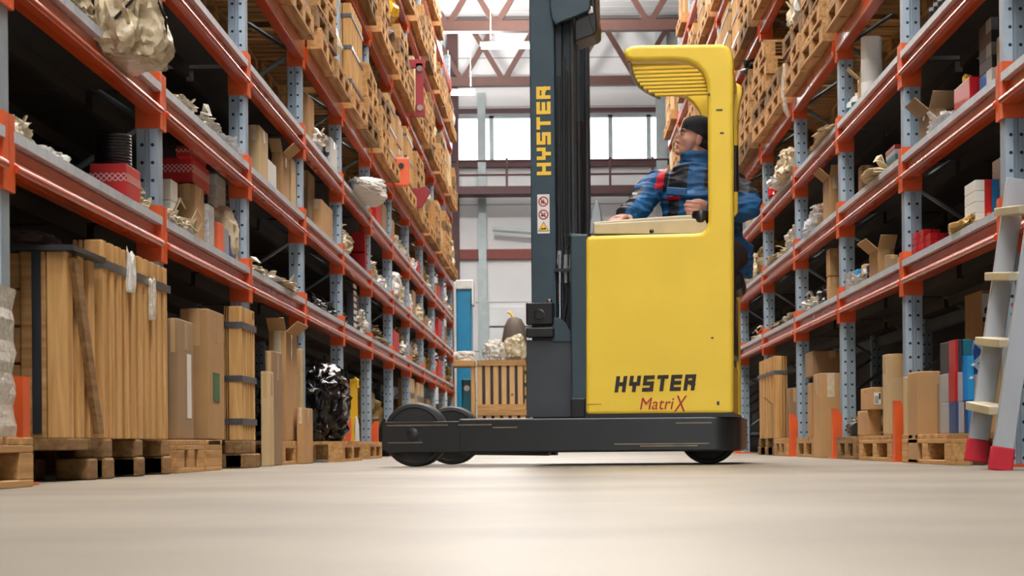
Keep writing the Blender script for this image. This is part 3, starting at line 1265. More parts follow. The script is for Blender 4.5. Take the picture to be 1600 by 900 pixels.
# compartment floor, seat
zseat = 1.02
MB().box(s0 + .02, s1 - .02, .12, VW - .12, .50, .56).build('compartment_floor', M['blackplastic'], truck)
spx = .80
MB().box(spx - .26, spx + .10, .50, VW - .12, .56, zseat - .10).build('seat_base', M['blackplastic'], truck, bevel=.02)
MB().box(spx - .25, spx + .15, .46, .98, zseat - .10, zseat).build('seat_cushion', M['blackbag' if False else 'rubber'], truck, bevel=.035, seg=3)
bk = MB().prism([(.95, zseat - .05), (1.05, zseat - .05), (1.09, zseat + .50), (1.03, zseat + .52)], 'x', spx - .20, spx + .13)
bk.build('seat_back', M['rubber'], truck, bevel=.03, seg=3)
# console
dk = [(926, 366), (926, 347), (940, 345.5), (1000, 341), (1060, 336.5), (1092, 335), (1106, 337), (1110, 366)]
MB().prism(TPs(dk, .13), 'y', .13, .40).build('console', M['cream'], truck, bevel=.01, seg=3)
dk2 = [(928, 366), (928, 350), (1000, 346), (1102, 341), (1108, 366)]
MB().prism(TPs(dk2, .12), 'y', .11, .135).build('console_lip', M['cream'], truck, bevel=.006)
kp = TP(1096, 346, .2)
kn = MB().lathe([(.0, -.03), (.03, -.03), (.045, -.01), (.05, .02), (.042, .045), (.015, .055), (0, .055)], 20, Matrix.Translation((kp[0], .15, kp[1])))
kn.build('control_knob', M['blackplastic'], truck, smooth=True)
sp_ = TP(1018, 361, .1)
MB().ellipsoid((sp_[0], .108, sp_[1]), (.012, .008, .010), 12, 8).build('console_screw', M['blackplastic'], truck, smooth=True)
mf = [(921, 366), (922, 345), (925, 328), (929, 315), (932, 312.5), (935, 316), (938, 330), (940, 345), (940, 366)]
MB().prism(TPs(mf, .5), 'y', .5, .56).build('side_mirror', M['silver'], truck, bevel=.006)
# overhead guard: far rail, cross plates, longitudinal slats
gr0 = TP(977, 85)[0]
grF = TP(1028, 140, 1.06)[0]
gsR = TP(1098, 120, .5)[0]
zf = zr1 - .03


GV = (0, .2, .4, .6, .8, .95, 1.08)
GP = [TP(x, y, v)[0] for v, x, y in zip(GV, (980, 982, 985, 991, 1001, 1013, 1028), (92, 104, 114, 124, 132, 138, 143))]


def gl(v):
    """Left edge of the guard at depth v: rounded towards the far side."""
    for a, b, p, q in zip(GV[:-1], GV[1:], GP[:-1], GP[1:]):
        if v <= b:
            return p + (q - p) * (v - a) / (b - a)
    return GP[-1]


mb = MB()
pl = [(gl(v) + (.03 if False else 0), v) for v in (0.03, .15, .3, .45, .6, .75, .9, 1.0, 1.08)]
inner = [(s + .018, v) for s, v in reversed(pl)]
mb.prism(pl + inner, 'z', zr0 - .0, zr1 - .012)
mb.build('guard_front_rail', M['frontrail'], truck, bevel=.004)
mb = MB()
farp = [(1028, 146), (1030, 139), (1040, 135), (1100, 131), (1150, 129), (1158, 133), (1160, 142), (1156, 160), (1153, 180), (1153, 420), (1099, 420), (1099, 200), (1097, 186), (1091, 172), (1081, 158), (1068, 149), (1050, 146)]
mb.prism(TPs(farp, 1.08), 'y', 1.08, 1.18)
mb.build('far_pillar', M['yellow'], truck, bevel=.02, seg=3)
MB().box(gsR, s1 - .005, .10, 1.10, zr0 + .015, zr1 - .008).build('guard_rear_plate', M['yellow'], truck, bevel=.015, seg=3)
ns = 9
for k in range(ns):
    v = .13 + k * .107
    x0 = gl(v) + .02
    T = Matrix.Translation((0, v, zr0 + .012)) @ Matrix.Rotation(math.radians(0), 4, 'X')
    MB().box(x0, gsR + .01, -.016, .016, -.014, .013, T).build('guard_slat', M['yellow'], truck, bevel=.006, seg=3)
# curved clear deflector under the far rear corner, strut on the pillar
gh = MB()
gp = [TP(1146, 228, .2), TP(1147, 300, .2)]
gh.tube([(gp[0][0] + .01, .2, gp[0][1]), (gp[1][0] + .008, .2, gp[1][1])], .016, 10)
gh.build('support_strut', M['blackplastic'], truck, smooth=True)
gy = MB()
q0, q1, q2 = TP(1147, 200, .2), TP(1149, 300, .2), TP(1149, 332, .2)
gy.tube([(q0[0], .2, q0[1]), (gp[0][0] + .01, .2, gp[0][1])], .007, 8)
gy.tube([(q1[0], .2, q1[1]), (q2[0], .2, q2[1]), (q2[0] - .03, .2, q2[1] - .03)], .014, 8)
gy.build('grab_handle', M['yellow'], truck, smooth=True)

# mast ------------------------------------------------------------------
mv0 = .20
ZM = 3.15
zm = TP(830, 652, mv0)[1]
m0, m1 = TP(829, 300, mv0)[0], TP(868, 300, mv0)[0]
m2 = TP(898, 300, mv0 + .03)[0]
mast_near = MB().box(m0, m1, mv0, mv0 + .13, zc0, ZM).build('outer_mast', M['teal'], truck, bevel=.006)
MB().box(m0, m1, VW - mv0 - .13, VW - mv0, zc0, ZM).build('outer_mast', M['teal'], truck, bevel=.006)
for v in (mv0 + .03, VW - mv0 - .13):
    q = MB()
    q.box(m1, m1 + .035, v, v + .10, zc0, ZM - .05)
    q.box(m1 + .035, m2 - .02, v + .04, v + .06, zc0, ZM - .05)
    q.box(m2 - .02, m2, v + .01, v + .10, zc0, ZM - .05)
    q.build('inner_mast', M['mastinner'], truck, bevel=.004)
MB().box(m0 + .01, m2 - .01, mv0 + .1, VW - mv0 - .1, ZM - .22, ZM - .08).build('cross_tie', M['teal'], truck, bevel=.01)
MB().box(m0 + .02, m2 - .01, mv0 + .1, VW - mv0 - .1, .1, .22).build('cross_tie', M['teal'], truck, bevel=.01)
for k, v in enumerate((.38, .84)):
    q = MB()
    sc_ = (m1 + m2) / 2
    q.tube([(sc_, v, .15), (sc_, v, 1.9)], .035, 16)
    cyl = q.build('lift_cylinder', M['black'], truck, smooth=True)
    MB().tube([(sc_, v, 1.88), (sc_, v, 2.9)], .02, 12).build('piston_rod', M['plate'], cyl, smooth=True)
# fork carriage and forks between the legs
q = MB()
ca0, ca1 = TP(822.5, 500, .15), TP(865, 500, .15)
zb0, zb1 = TP(822, 528, .15)[1], TP(822, 473, .15)[1]
q.box(ca0[0], ca1[0], .13, .20, TP(822, 508, .15)[1], zb1)
q.box(ca0[0], ca1[0] + .004, .125, .21, zb0, TP(822, 512, .15)[1])
car = q.build('carriage_block', M['blackplastic'], truck, bevel=.008)
MB().lathe([(.0, 0), (.028, 0), (.03, .006), (.022, .008), (.022, .002), (0, .002)], 20, Matrix.Translation(((ca0[0] + ca1[0]) / 2, .13, TP(842, 492, .15)[1])) @ Matrix.Rotation(PI / 2, 4, 'X')).build('roller_cap', M['blackplastic'], car)
MB().lathe([(0, 0), (.014, 0), (.016, .012), (.008, .018), (0, .018)], 12, Matrix.Translation((TP(858, 472, .15)[0], .16, zb1))).build('grease_cap', M['chrome'], car)
lp = [(823, 652), (823, 531), (892, 533), (894, 560), (894, 652)]
MB().prism(TPs(lp, .17), 'y', .17, .19).build('lower_guard_plate', M['plate'], truck, bevel=.003)
lp = [(862, 497), (874, 496), (884, 505), (893, 520), (894, 534), (862, 534)]
MB().prism(TPs(lp, .16), 'y', .16, .185).build('hose_guard', M['teal'], truck, bevel=.003)
sF0 = m0 + .055
MB().box(sF0 - .02, sF0 + .03, .34, VW - .34, .30, .50).build('fork_carriage', M['black'], truck, bevel=.006)
for v in (.40, VW - .52):
    q = MB()
    q.prism([(sF0 - .05, .62), (sF0, .62), (sF0, .05), (sL + .12, .062), (sL + .02, .075), (sL + .02, .082), (sF0 - .05, .098)], 'y', v, v + .11)
    q.build('fork', M['black'], truck, bevel=.004)
# mast head bracket
hb = [(858, -45), (921, -45), (923, 12), (920, 18), (897, 28), (878, 35), (869, 40), (864, 33), (860, 12)]
MB().prism(TPs(hb, .17), 'y', .15, .19).build('mast_head_plate', M['teal'], truck, bevel=.006)
hb = [(899, 27), (921, 18), (922, -30), (930, -30), (931, 20), (933, 35), (932.5, 50), (929, 55), (905, 63), (898, 67)]
MB().prism(TPs(hb, .2), 'y', .19, .42).build('mast_head_housing', M['blackplastic'], truck, bevel=.012, seg=3)
hb = [(899, 33), (919, 23), (928, 50), (926, 54), (905, 61), (899, 63)]
MB().prism(TPs(hb, .186), 'y', .184, .192).build('housing_cover', M['black'], truck, bevel=.003)
hb = [(919, 9), (926, 10), (927, 20), (919, 22)]
MB().prism(TPs(hb, .183), 'y', .178, .19).build('work_light', M['whitepaint'], truck, bevel=.004)
# hoses, chrome rod, fittings
q = MB()
p_ = [TP(875, y, .18) for y in (398, 430, 470, 497)]
q.tube([(s, .18, z) for s, z in p_], .008, 10)
q.build('chrome_rod', M['chrome'], truck, smooth=True)
for (x, y0, y1) in ((874, 392, 424), (884, 398, 442), (892.5, 398, 440)):
    a_, b_ = TP(x, y1, .19), TP(x, y0, .19)
    q = MB()
    q.tube([(a_[0], .19, a_[1]), (a_[0], .19, (a_[1] * 2 + b_[1]) / 3)], .009, 8)
    q.tube([(a_[0], .19, (a_[1] * 2 + b_[1]) / 3), (a_[0], .19, (a_[1] + 1.5 * b_[1]) / 2.5)], .014, 6)
    q.tube([(a_[0], .19, (a_[1] + 1.5 * b_[1]) / 2.5), (b_[0], .19, b_[1])], .011, 8)
    q.build('hose_fitting', M['silver'], truck, smooth=True)
for (pts) in ([(874, 392), (873, 300), (873, 120)], [(884, 398), (881, 330), (881, 90)], [(892.5, 398), (889, 330), (889, 110)],
              [(884, 442), (885, 470), (880, 500), (884, 540)], [(892.5, 440), (896, 470), (890, 500), (893, 540)],
              [(908, 372), (893, 378), (884, 390), (888, 408), (897, 410)], [(910, 376), (897, 384), (890, 396), (893, 404)]):
    q = MB()
    P = [TP(x, y, .2) for x, y in pts]
    # smooth the control polygon
    pp = []
    for i in range(len(P) - 1):
        for k in range(4):
            t = k / 4
            pp.append((P[i][0] * (1 - t) + P[i + 1][0] * t, .2, P[i][1] * (1 - t) + P[i + 1][1] * t))
    pp.append((P[-1][0], .2, P[-1][1]))
    q.tube(pp, .009, 8)
    q.build('hydraulic_hose', M['rubber'], truck, smooth=True)
a_, b_ = TP(866, 425, .18), TP(902, 421, .18)
MB().box(a_[0], b_[0], .17, .21, a_[1], b_[1] + .006).build('hose_clamp', M['black'], truck)
hbk = [(885, 367), (890, 364), (915, 366), (915, 386), (903, 390), (895, 384), (890, 372)]
MB().prism(TPs(hbk, .17), 'y', .17, .24).build('hose_bracket', M['black'], truck, bevel=.004)
MB().box(TP(900, 404, .2)[0], TP(914, 404, .2)[0], .2, .3, TP(900, 407, .2)[1], TP(900, 400, .2)[1]).build('bulkhead_label', M['whitepaint'], truck)

# lettering -------------------------------------------------------------
LET = {'H': [[(0, 0), (0, 1)], [(1, 0), (1, 1)], [(0, .5), (1, .5)]],
       'Y': [[(0, 1), (0, .5), (1, .5)], [(1, 1), (1, .5)], [(.5, .5), (.5, 0)]],
       'S': [[(1, 1), (0, 1), (0, .5), (1, .5), (1, 0), (0, 0)]],
       'T': [[(0, 1), (1, 1)], [(.5, 1), (.5, 0)]],
       'E': [[(1, 1), (0, 1), (0, 0), (1, 0)], [(0, .5), (.95, .5)]],
       'R': [[(0, 0), (0, 1), (1, 1), (1, .5), (0, .5)], [(.55, .5), (1, .3), (1, 0)]]}


def stroke_word(word, w, h, gap, t, shear, fn, depth):
    """Square techno capitals made of mitred strokes; fn maps (u, v, d) to 3-D."""
    mb = MB()
    nst = 0
    for i, chh in enumerate(word):
        for line in LET[chh]:
            for a, b in zip(line[:-1], line[1:]):
                ax, ay = a[0] * (w - t) + t / 2, a[1] * (h - t) + t / 2
                bx, by = b[0] * (w - t) + t / 2, b[1] * (h - t) + t / 2
                d = Vector((bx - ax, by - ay))
                d.normalize()
                e = d * t * .5
                nn = Vector((-d.y, d.x)) * t * .5
                A, B = Vector((ax, ay)) - e, Vector((bx, by)) + e
                q = [A - nn, B - nn, B + nn, A + nn]
                q = [(p.x + i * (w + gap) + p.y * shear, p.y) for p in q]
                nst += 1
                vs = [fn(u, v, dd) for dd in (-.00012 * (nst % 5), depth) for u, v in q]
                mb.add(vs, [(0, 1, 2, 3), (7, 6, 5, 4), (0, 4, 5, 1), (1, 5, 6, 2), (2, 6, 7, 3), (3, 7, 4, 0)])
    return mb


# body lettering, black
o0 = TP(960, 613)
o1 = TP(1088, 611)
hh = TP(960, 588)[1] - o0[1]
tot = o1[0] - o0[0]
w6 = (tot - hh * .12) / 6 * .83
g6 = (tot - hh * .12 - 6 * w6) / 5
tilt = .012
stroke_word('HYSTER', w6, hh, g6, hh * .235, .14, lambda u, v, d: (o0[0] + u, -.0025 + d, o0[1] + v + u * tilt), .004).build('brand_lettering', M['blackmark'], shell_o)
# mast lettering, yellow, reading upwards
p0, p1 = TP(839, 274, mv0), TP(860, 135, mv0)
wd = p1[0] - p0[0]
ln = p1[1] - p0[1]
lw = ln / 6 * .84
lg_ = (ln - 6 * lw) / 5
stroke_word('HYSTER', lw, wd, lg_, wd * .25, .0, lambda u, v, d: (p1[0] - v, mv0 - .002 + d, p0[1] + u), .004).build('brand_lettering', M['yellowmark'], mast_near)


def text_mesh(body, size, shear, loc, m, parent, name, xs=1.0):
    cu = bpy.data.curves.new('text', 'FONT')
    cu.body = body
    cu.size = size
    cu.shear = shear
    cu.extrude = .0012
    to = bpy.data.objects.new('text', cu)
    C.objects.link(to)
    bpy.context.view_layer.update()
    me = bpy.data.meshes.new_from_object(to.evaluated_get(bpy.context.evaluated_depsgraph_get()))
    bpy.data.objects.remove(to)
    me.materials.clear()
    me.materials.append(m)
    o = bpy.data.objects.new(name, me)
    C.objects.link(o)
    o.parent = parent
    o.location = loc
    o.rotation_euler = (PI / 2, 0, 0)
    o.scale = (xs, 1, 1)
    return o


a_ = TP(998, 640)
text_mesh('Matri', .088, .22, (a_[0], -.0015, a_[1]), M['redmark'], shell_o, 'model_lettering', .92)
a_ = TP(1052, 643)
text_mesh('X', .118, .25, (a_[0] + .004, -.0015, a_[1]), M['redmark'], shell_o, 'model_lettering', .66)
# warning sticker on the mast
sx0, sz0 = TP(840, 365, mv0)
sx1, sz1 = TP(858.5, 303.5, mv0)
sk_ = MB().box(sx0, sx1, mv0 - .002, mv0 + .002, sz0, sz1).build('warning_sticker', M['whitepaint'], mast_near)
cx = (sx0 + sx1) / 2
for k, (y, glyph) in enumerate(((315, 0), (335.5, 1))):
    cz = TP(849, y, mv0)[1]
    R, r = .0265, .0205
    q = MB()
    n = 28
    vs = [(cx + rad * math.cos(2 * PI * i / n), mv0 - .0032, cz + rad * math.sin(2 * PI * i / n)) for rad in (R, r) for i in range(n)]
    q.add(vs, [(i, (i + 1) % n, n + (i + 1) % n, n + i) for i in range(n)])
    q.box(-r, r, -.0008, .0002, -.0026, .0026, Matrix.Translation((cx, mv0 - .0034, cz)) @ Matrix.Rotation(math.radians(45), 4, 'Y'))
    q.build('prohibition_ring', M['redmark'], sk_)
    g = MB()
    if glyph == 0:     # figure beside a raised fork
        for (x0, x1, z0, z1) in ((-.012, -.006, -.010, .004), (-.011, -.007, .006, .010), (.001, .004, -.012, .012), (.004, .012, -.010, -.006), (-.004, .0, -.012, -.002)):
            g.box(cx + x0, cx + x1, mv0 - .003, mv0 - .0015, cz + z0, cz + z1)
    else:              # hand and mast
        for (x0, x1, z0, z1) in ((-.013, .0, -.010, -.001), (-.009, -.006, -.001, .006), (.003, .006, -.012, .012), (.008, .011, -.012, .010), (-.004, -.001, -.001, .004)):
            g.box(cx + x0, cx + x1, mv0 - .003, mv0 - .0015, cz + z0, cz + z1)
    g.build('pictogram', M['blackmark'], sk_)
cz = TP(849, 356.5, mv0)[1]
for (rad, m_, yy) in ((.034, 'blackmark', .0026), (.029, 'yellowmark', .0034)):
    q = MB().prism([(cx - rad * .87, cz - rad * .5), (cx + rad * .87, cz - rad * .5), (cx, cz + rad)], 'y', mv0 - yy, mv0 - .001)
    q.build('warning_triangle', M[m_], sk_)
q = MB()
for (x0, x1, z0, z1) in ((-.012, .012, -.007, -.003), (-.012, -.004, -.003, .001), (.002, .012, -.003, .002), (-.003, .001, -.003, -.001)):
    q.box(cx + x0, cx + x1, mv0 - .0040, mv0 - .0025, cz + z0, cz + z1)
q.build('pictogram', M['blackmark'], sk_)

# ------------------------------------------------------------------ operator
op = thing('person', 'seated person in blue and black jacket and black knit cap, looking up', 'person', (0, TD, 0), -TH)


def P3(x, y, v):
    s, z = TP(x, y, v)
    return Vector((s, v, z))


def ring(c, rx, ry, ax=Vector((1, 0, 0)), ay=Vector((0, 1, 0)), n=20, sq=2.3):
    out = []
    for k in range(n):
        a = 2 * PI * k / n
        ca, sa = math.cos(a), math.sin(a)
        out.append(Vector(c) + ax * math.copysign(abs(ca) ** (2 / sq), ca) * rx + ay * math.copysign(abs(sa) ** (2 / sq), sa) * ry)
    return out


def limb(mb, pts, rs, n=16, flat=1.0):
    pts = [Vector(p) for p in pts]
    # subdivide smoothly (Catmull-Rom)
    P, R = [], []
    for i in range(len(pts) - 1):
        p0, p1, p2, p3 = pts[max(i - 1, 0)], pts[i], pts[i + 1], pts[min(i + 2, len(pts) - 1)]
        for k in range(6):
            t = k / 6
            P.append(.5 * ((2 * p1) + (-p0 + p2) * t + (2 * p0 - 5 * p1 + 4 * p2 - p3) * t * t + (-p0 + 3 * p1 - 3 * p2 + p3) * t ** 3))
            R.append(rs[i] * (1 - t) + rs[i + 1] * t)
    P.append(pts[-1])
    R.append(rs[-1])
    mb.tube(P, R, n)
    mb.ellipsoid(P[0], (R[0],) * 3, 12, 8)
    mb.ellipsoid(P[-1], (R[-1],) * 3, 12, 8)
    return P, R


def fuse(mb, name, voxel, m, parent, smooth_it=3, fac=.5, wrinkle=0):
    """Fuse overlapping closed lumps into one continuous skin and bake it."""
    o = mb.build(name, m, parent)
    rm = o.modifiers.new('fuse', 'REMESH')
    rm.mode = 'VOXEL'
    rm.voxel_size = voxel
    s_ = o.modifiers.new('soft', 'SMOOTH')
    s_.factor = fac
    s_.iterations = smooth_it
    bpy.context.view_layer.update()
    dg = bpy.context.evaluated_depsgraph_get()
    me = bpy.data.meshes.new_from_object(o.evaluated_get(dg))
    o.modifiers.clear()
    old = o.data
    o.data = me
    bpy.data.meshes.remove(old)
    if wrinkle:
        nrm = [v.normal.copy() for v in me.vertices]
        for v, n_ in zip(me.vertices, nrm):
            c = v.co
            w_ = 1 - abs(noise.noise(Vector((c.x * 9, c.y * 9, c.z * 26)))) * 2
            w2 = noise.noise(Vector((c.x * 24, c.y * 24, c.z * 44)))
            v.co = c + n_ * wrinkle * (.8 * (w_ - .5) + .35 * w2)
    for p in me.polygons:
        p.use_smooth = True
    return o


# key joints
vS = .72                                     # torso plane
shR, shL = P3(1034, 280, .70), P3(1143, 284, .66)      # person's right / left shoulder
neck = P3(1093, 254, .72)
pelvis = Vector((spx + .0, .74, zseat + .12))
elR, haR = P3(1000, 322, .50), P3(974, 339, .34)
elL, haL = P3(1165, 326, .50), P3(1099, 330, .30)
hc = P3(1086, 219, .71)                      # head centre
# head frame: faces the mast (-s), turned a little to the camera, chin lifted
fz = math.radians(14)
fwd = Vector((-math.cos(fz), -math.sin(fz) * .9, .27)).normalized()
lat = Vector((fwd.y, -fwd.x, 0)).normalized()     # towards the camera side
if lat.y > 0:
    lat = -lat
upv = lat.cross(fwd).normalized()
if upv.z < 0:
    upv = -upv
HS = .96


def hp(f, l, u):
    return hc + (fwd * f + lat * l + upv * u) * HS


body = MB()


def ell(c, rf, rl, ru, mb=None):
    """Ellipsoid aligned to the head."""
    T = Matrix((fwd, lat, upv)).transposed()
    (mb or body).ellipsoid(c, (rf * HS, rl * HS, ru * HS), 22, 16, T)


ell(hp(-.012, 0, .035), .098, .077, .092)          # cranium
ell(hp(.030, 0, -.015), .062, .062, .085)          # face mass
ell(hp(.042, 0, -.065), .043, .046, .042)          # jaw
ell(hp(.074, 0, -.092), .020, .024, .018)          # chin
ell(hp(.076, 0, .030), .020, .052, .014)           # brow ridge
for s in (1, -1):
    ell(hp(.054, s * .038, -.018), .024, .020, .024)   # cheekbone
    ell(hp(-.012, s * .078, -.012), .018, .010, .030)  # ear
    ell(hp(-.006, s * .083, .004), .012, .008, .016)
    ell(hp(.091, s * .012, -.036), .010, .010, .008)   # nostril wing
nb = MB()
body.loft([[hp(.090 + .0 * i, l, .018) for i, l in ((0, -.010), (1, .010))] + [hp(.074, .012, .018), hp(.074, -.012, .018)],
           [hp(.106, -.008, -.012), hp(.106, .008, -.012), hp(.08, .015, -.016), hp(.08, -.015, -.016)],
           [hp(.107, -.010, -.030), hp(.107, .010, -.030), hp(.08, .017, -.036), hp(.08, -.017, -.036)],
           [hp(.100, -.009, -.041), hp(.100, .009, -.041), hp(.08, .015, -.042), hp(.08, -.015, -.042)]])
ell(hp(.102, 0, -.029), .011, .011, .010)          # nose tip
ell(hp(.083, 0, -.060), .014, .024, .0065)         # upper lip
ell(hp(.081, 0, -.072), .013, .021, .0065)         # lower lip
limb(body, [hc + upv * -.05 - fwd * .03, neck - Vector((0, 0, .06))], [.058, .066])
# torso core and legs inside the clothes
body.loft([ring(pelvis + Vector((-.03, 0, -.10)), .12, .11), ring(pelvis + Vector((-.07, 0, .12)), .10, .09), ring((shR + shL) / 2 + Vector((0, .02, -.12)), .17, .11), ring((shR + shL) / 2 + Vector((0, .02, .0)), .13, .08), ring(neck + Vector((0, 0, -.02)), .06, .06)])
limb(body, [shR, elR, haR + Vector((.03, .06, .015))], [.055, .042, .030])
limb(body, [shL, elL, haL + Vector((.035, .06, .01))], [.055, .042, .030])
kneeR, kneeL = Vector((spx - .17, .27, zseat + .05)), Vector((spx + .05, .27, zseat + .05))
ftR, ftL = Vector((spx - .19, .30, .63)), Vector((spx + .05, .30, .63))
for kn_, ft_, hx in ((kneeR, ftR, -.09), (kneeL, ftL, .08)):
    limb(body, [pelvis + Vector((hx, 0, -.03)), kn_, ft_], [.075, .055, .040])


def hand(mb, wrist, palmdir, side_dir, curl_dir, thumb_sign, curl, out=1.0):
    """Palm, five unequal bent fingers. palmdir: wrist to knuckles; side_dir: across; curl_dir: towards the palm side."""
    pd, sd_, cd = palmdir.normalized(), side_dir.normalized(), curl_dir.normalized()
    sd_ = (sd_ - pd * sd_.dot(pd)).normalized()
    cd = pd.cross(sd_) * (1 if pd.cross(sd_).dot(cd) > 0 else -1)
    mb.loft([ring(wrist, .026, .019, sd_, cd, 14), ring(wrist + pd * .035, .036, .018, sd_, cd, 14), ring(wrist + pd * .085, .042, .016, sd_, cd, 14), ring(wrist + pd * .096, .038, .012, sd_, cd, 14)])
    for i, (off, L1) in enumerate(((.030, .040), (.010, .045), (-.011, .042), (-.031, .034))):
        b = wrist + pd * .088 + sd_ * off * thumb_sign
        ang = 0
        pts = [b]
        for j, fl_ in enumerate((1.0, .72, .58)):
            ang += curl * (.75 if j == 0 else 1.0)
            pts.append(pts[-1] + (pd * math.cos(ang) + cd * math.sin(ang)) * L1 * fl_)
        limb(mb, pts, [.0105, .0098, .0090, .0078], 10)
    tb = wrist + pd * .030 + sd_ * .030 * thumb_sign
    limb(mb, [tb, tb + (pd * .6 + sd_ * .8 * out * thumb_sign + cd * .3).normalized() * .036, tb + (pd * 1.0 + sd_ * .6 * out * thumb_sign + cd * .9).normalized() * .066], [.014, .0118, .0095], 10)


hand(body, haR + Vector((.015, .03, .01)), Vector((-.45, -.85, -.25)), Vector((1, -.4, 0)), Vector((0, 0, -1)), 1, .45)
hand(body, haL + Vector((.025, .035, .012)), Vector((-.55, -.8, -.02)), Vector((.2, 0, 1)), Vector((-1, .4, -.3)), 1, .95, .25)
bo = fuse(body, 'body', .0042, M['skin'], op, 4, .45)
# eyes: mostly the camera-side one shows
for s in (1, -1):
    e = MB()
    ell(hp(.0765, s * .031, .009), .0115, .0125, .0075, e)
    eo = e.build('eye', M['eye'], op, smooth=True)
    e = MB()
    ell(hp(.0850, s * .032, .0095), .0045, .0068, .0062, e)
    e.build('iris', M['iris'], eo, smooth=True)
    e = MB()
    e.tube([hp(.090, s * .014, .027), hp(.091, s * .032, .033), hp(.080, s * .050, .028)], [.0035, .0048, .003], 8)
    e.build('eyebrow', M['hair'], op, smooth=True)
e = MB()
ell(hp(.0865, 0, -.0595), .011, .020, .0048, e)
ell(hp(.084, 0, -.071), .010, .018, .0050, e)
e.build('lips', M['lip'], op, smooth=True)
# hair under the cap
e = MB()
ell(hp(-.045, 0, .0), .066, .0765, .06, e)
e.build('hair', M['hair'], op, smooth=True)
# knit cap: dome over the cranium with a turned edge
cap = MB()
ringsc = []
for i, (t, g) in enumerate(((-.020, 1.02), (-.018, 1.075), (.012, 1.09), (.04, 1.07), (.065, 1.0), (.09, .86), (.110, .64), (.124, .36), (.129, .1))):
    rr_ = []
    for k in range(28):
        a = 2 * PI * k / 28
        f_, l_ = math.cos(a), math.sin(a)
        # edge sits higher over the brow than over the nape
        tilt_ = .030 * f_ * max(0, 1 - i / 6)
        rr_.append(hp(-.014 + .1 * g * f_, .0805 * g * l_, .025 + t * .85 + tilt_ + .010))
    ringsc.append(rr_)
cap.loft(ringsc)
cap.build('knit_cap', M['hat'], op, smooth=True, angle=60)
# jacket
jk = MB()
mid = (shR + shL) / 2
ax = (shL - shR).normalized()
ay = Vector((-ax.y, ax.x, 0))
jk.loft([ring(pelvis + Vector((0, -.02, -.12)), .19, .15, ax, ay), ring(pelvis + Vector((0, -.02, .05)), .20, .15, ax, ay), ring(mid + Vector((.05, .0, -.30)), .20, .15, ax, ay),
         ring(mid + Vector((0, 0, -.14)), .20, .14, ax, ay), ring(mid + Vector((0, 0, -.03)), .185, .12, ax, ay), ring(mid + Vector((0, 0, .045)), .140, .10, ax, ay), ring(mid + Vector((-.01, 0, .085)), .095, .09, ax, ay)])
limb(jk, [shR + Vector((.02, 0, -.015)), shR * .45 + elR * .55 + Vector((-.01, 0, .01)), elR, haR + Vector((.035, .07, .02))], [.074, .076, .070, .052])
limb(jk, [shL + Vector((-.02, 0, -.015)), shL * .5 + elL * .5 + Vector((.025, 0, 0)), elL, haL + Vector((.04, .07, .012))], [.074, .078, .072, .052])
# quilt folds along sleeves and chest
rnd = random.Random(5)
for (A, B, r) in ((shR, elR, .076), (elR, haR, .066), (shL, elL, .078), (elL, haL, .066)):
    for k in range(5):
        t = .12 + .19 * k
        p = A.lerp(B, t)
        d = (B - A).normalized()
        T = d.to_track_quat('Z', 'Y').to_matrix().to_4x4()
        jk.ellipsoid(p, (r * (1.02 - .22 * t), r * (1.02 - .22 * t), .030), 18, 10, T)
for k in range(4):
    p = mid + Vector((rnd.uniform(-.02, .02), -.02, -.10 - .09 * k))
    jk.ellipsoid(p, (.196, .147, .042), 24, 10)
# stand-up collar hood
cl_c = neck + Vector((.01, .01, -.01))
jk.loft([ring(cl_c + Vector((0, 0, -.05)), .125, .12), ring(cl_c + Vector((-.004, -.004, .0)), .118, .112), ring(cl_c + Vector((-.012, -.008, .045)), .108, .104), ring(cl_c + Vector((-.012, -.006, .066)), .088, .085)])
jk.ellipsoid(cl_c + Vector((-.03, -.06, .005)), (.07, .05, .05), 16, 10)
jo = fuse(jk, 'jacket', .0045, M['jblue'], op, 5, .5, .011)
me = jo.data
me.materials.append(M['jblack'])
me.materials.append(M['jred'])
for p in me.polygons:
    c = p.center
    u = (c - mid).dot(ax)
    h = c.z - mid.z
    idx = 0
    if h > -.065 and h < .075 and (-.195 < u < -.03 or u > .06):
        idx = 1                                              # yoke
    if u < -.160 and u > -.195 and h > -.06 and c.y < mid.y + .06:
        idx = 2                                              # red piping at the right shoulder
    if u < -.195 and -.24 < h < -.055 and c.z > (shR.z + (elR.z - shR.z) * (shR.x - c.x) / max(.01, shR.x - elR.x)) + .052:
        idx = 1                                              # black upper sleeve
    if u > .17 and h > -.10:
        idx = 1
    if -.125 < u < -.065 and -.30 < h < -.115 and c.y < mid.y:
        idx = 1                                              # zip placket
    if -.145 < u < -.05 and -.118 < h < -.098 and c.y < mid.y:
        idx = 2
    if idx == 0 and h > .06 and -.14 < u < .02 and c.z < neck.z + .02 and c.y > mid.y + .02:
        idx = 1
    p.material_index = idx
e = MB()
T = Matrix.Translation(mid + ax * -.10 + Vector((0, -.168, -.085))) @ Matrix.Rotation(.1, 4, 'Y')
e.box(-.055, .055, -.006, .012, -.022, .020, T)
e.build('pocket_flap', M['jblue'], jo, bevel=.006)
e = MB()
T = Matrix.Translation(elR + Vector((-.02, -.08, .055)))
e.box(-.014, .014, -.006, .01, -.006, .006, T)
e.build('sleeve_badge', M['whitepaint'], jo, bevel=.002)
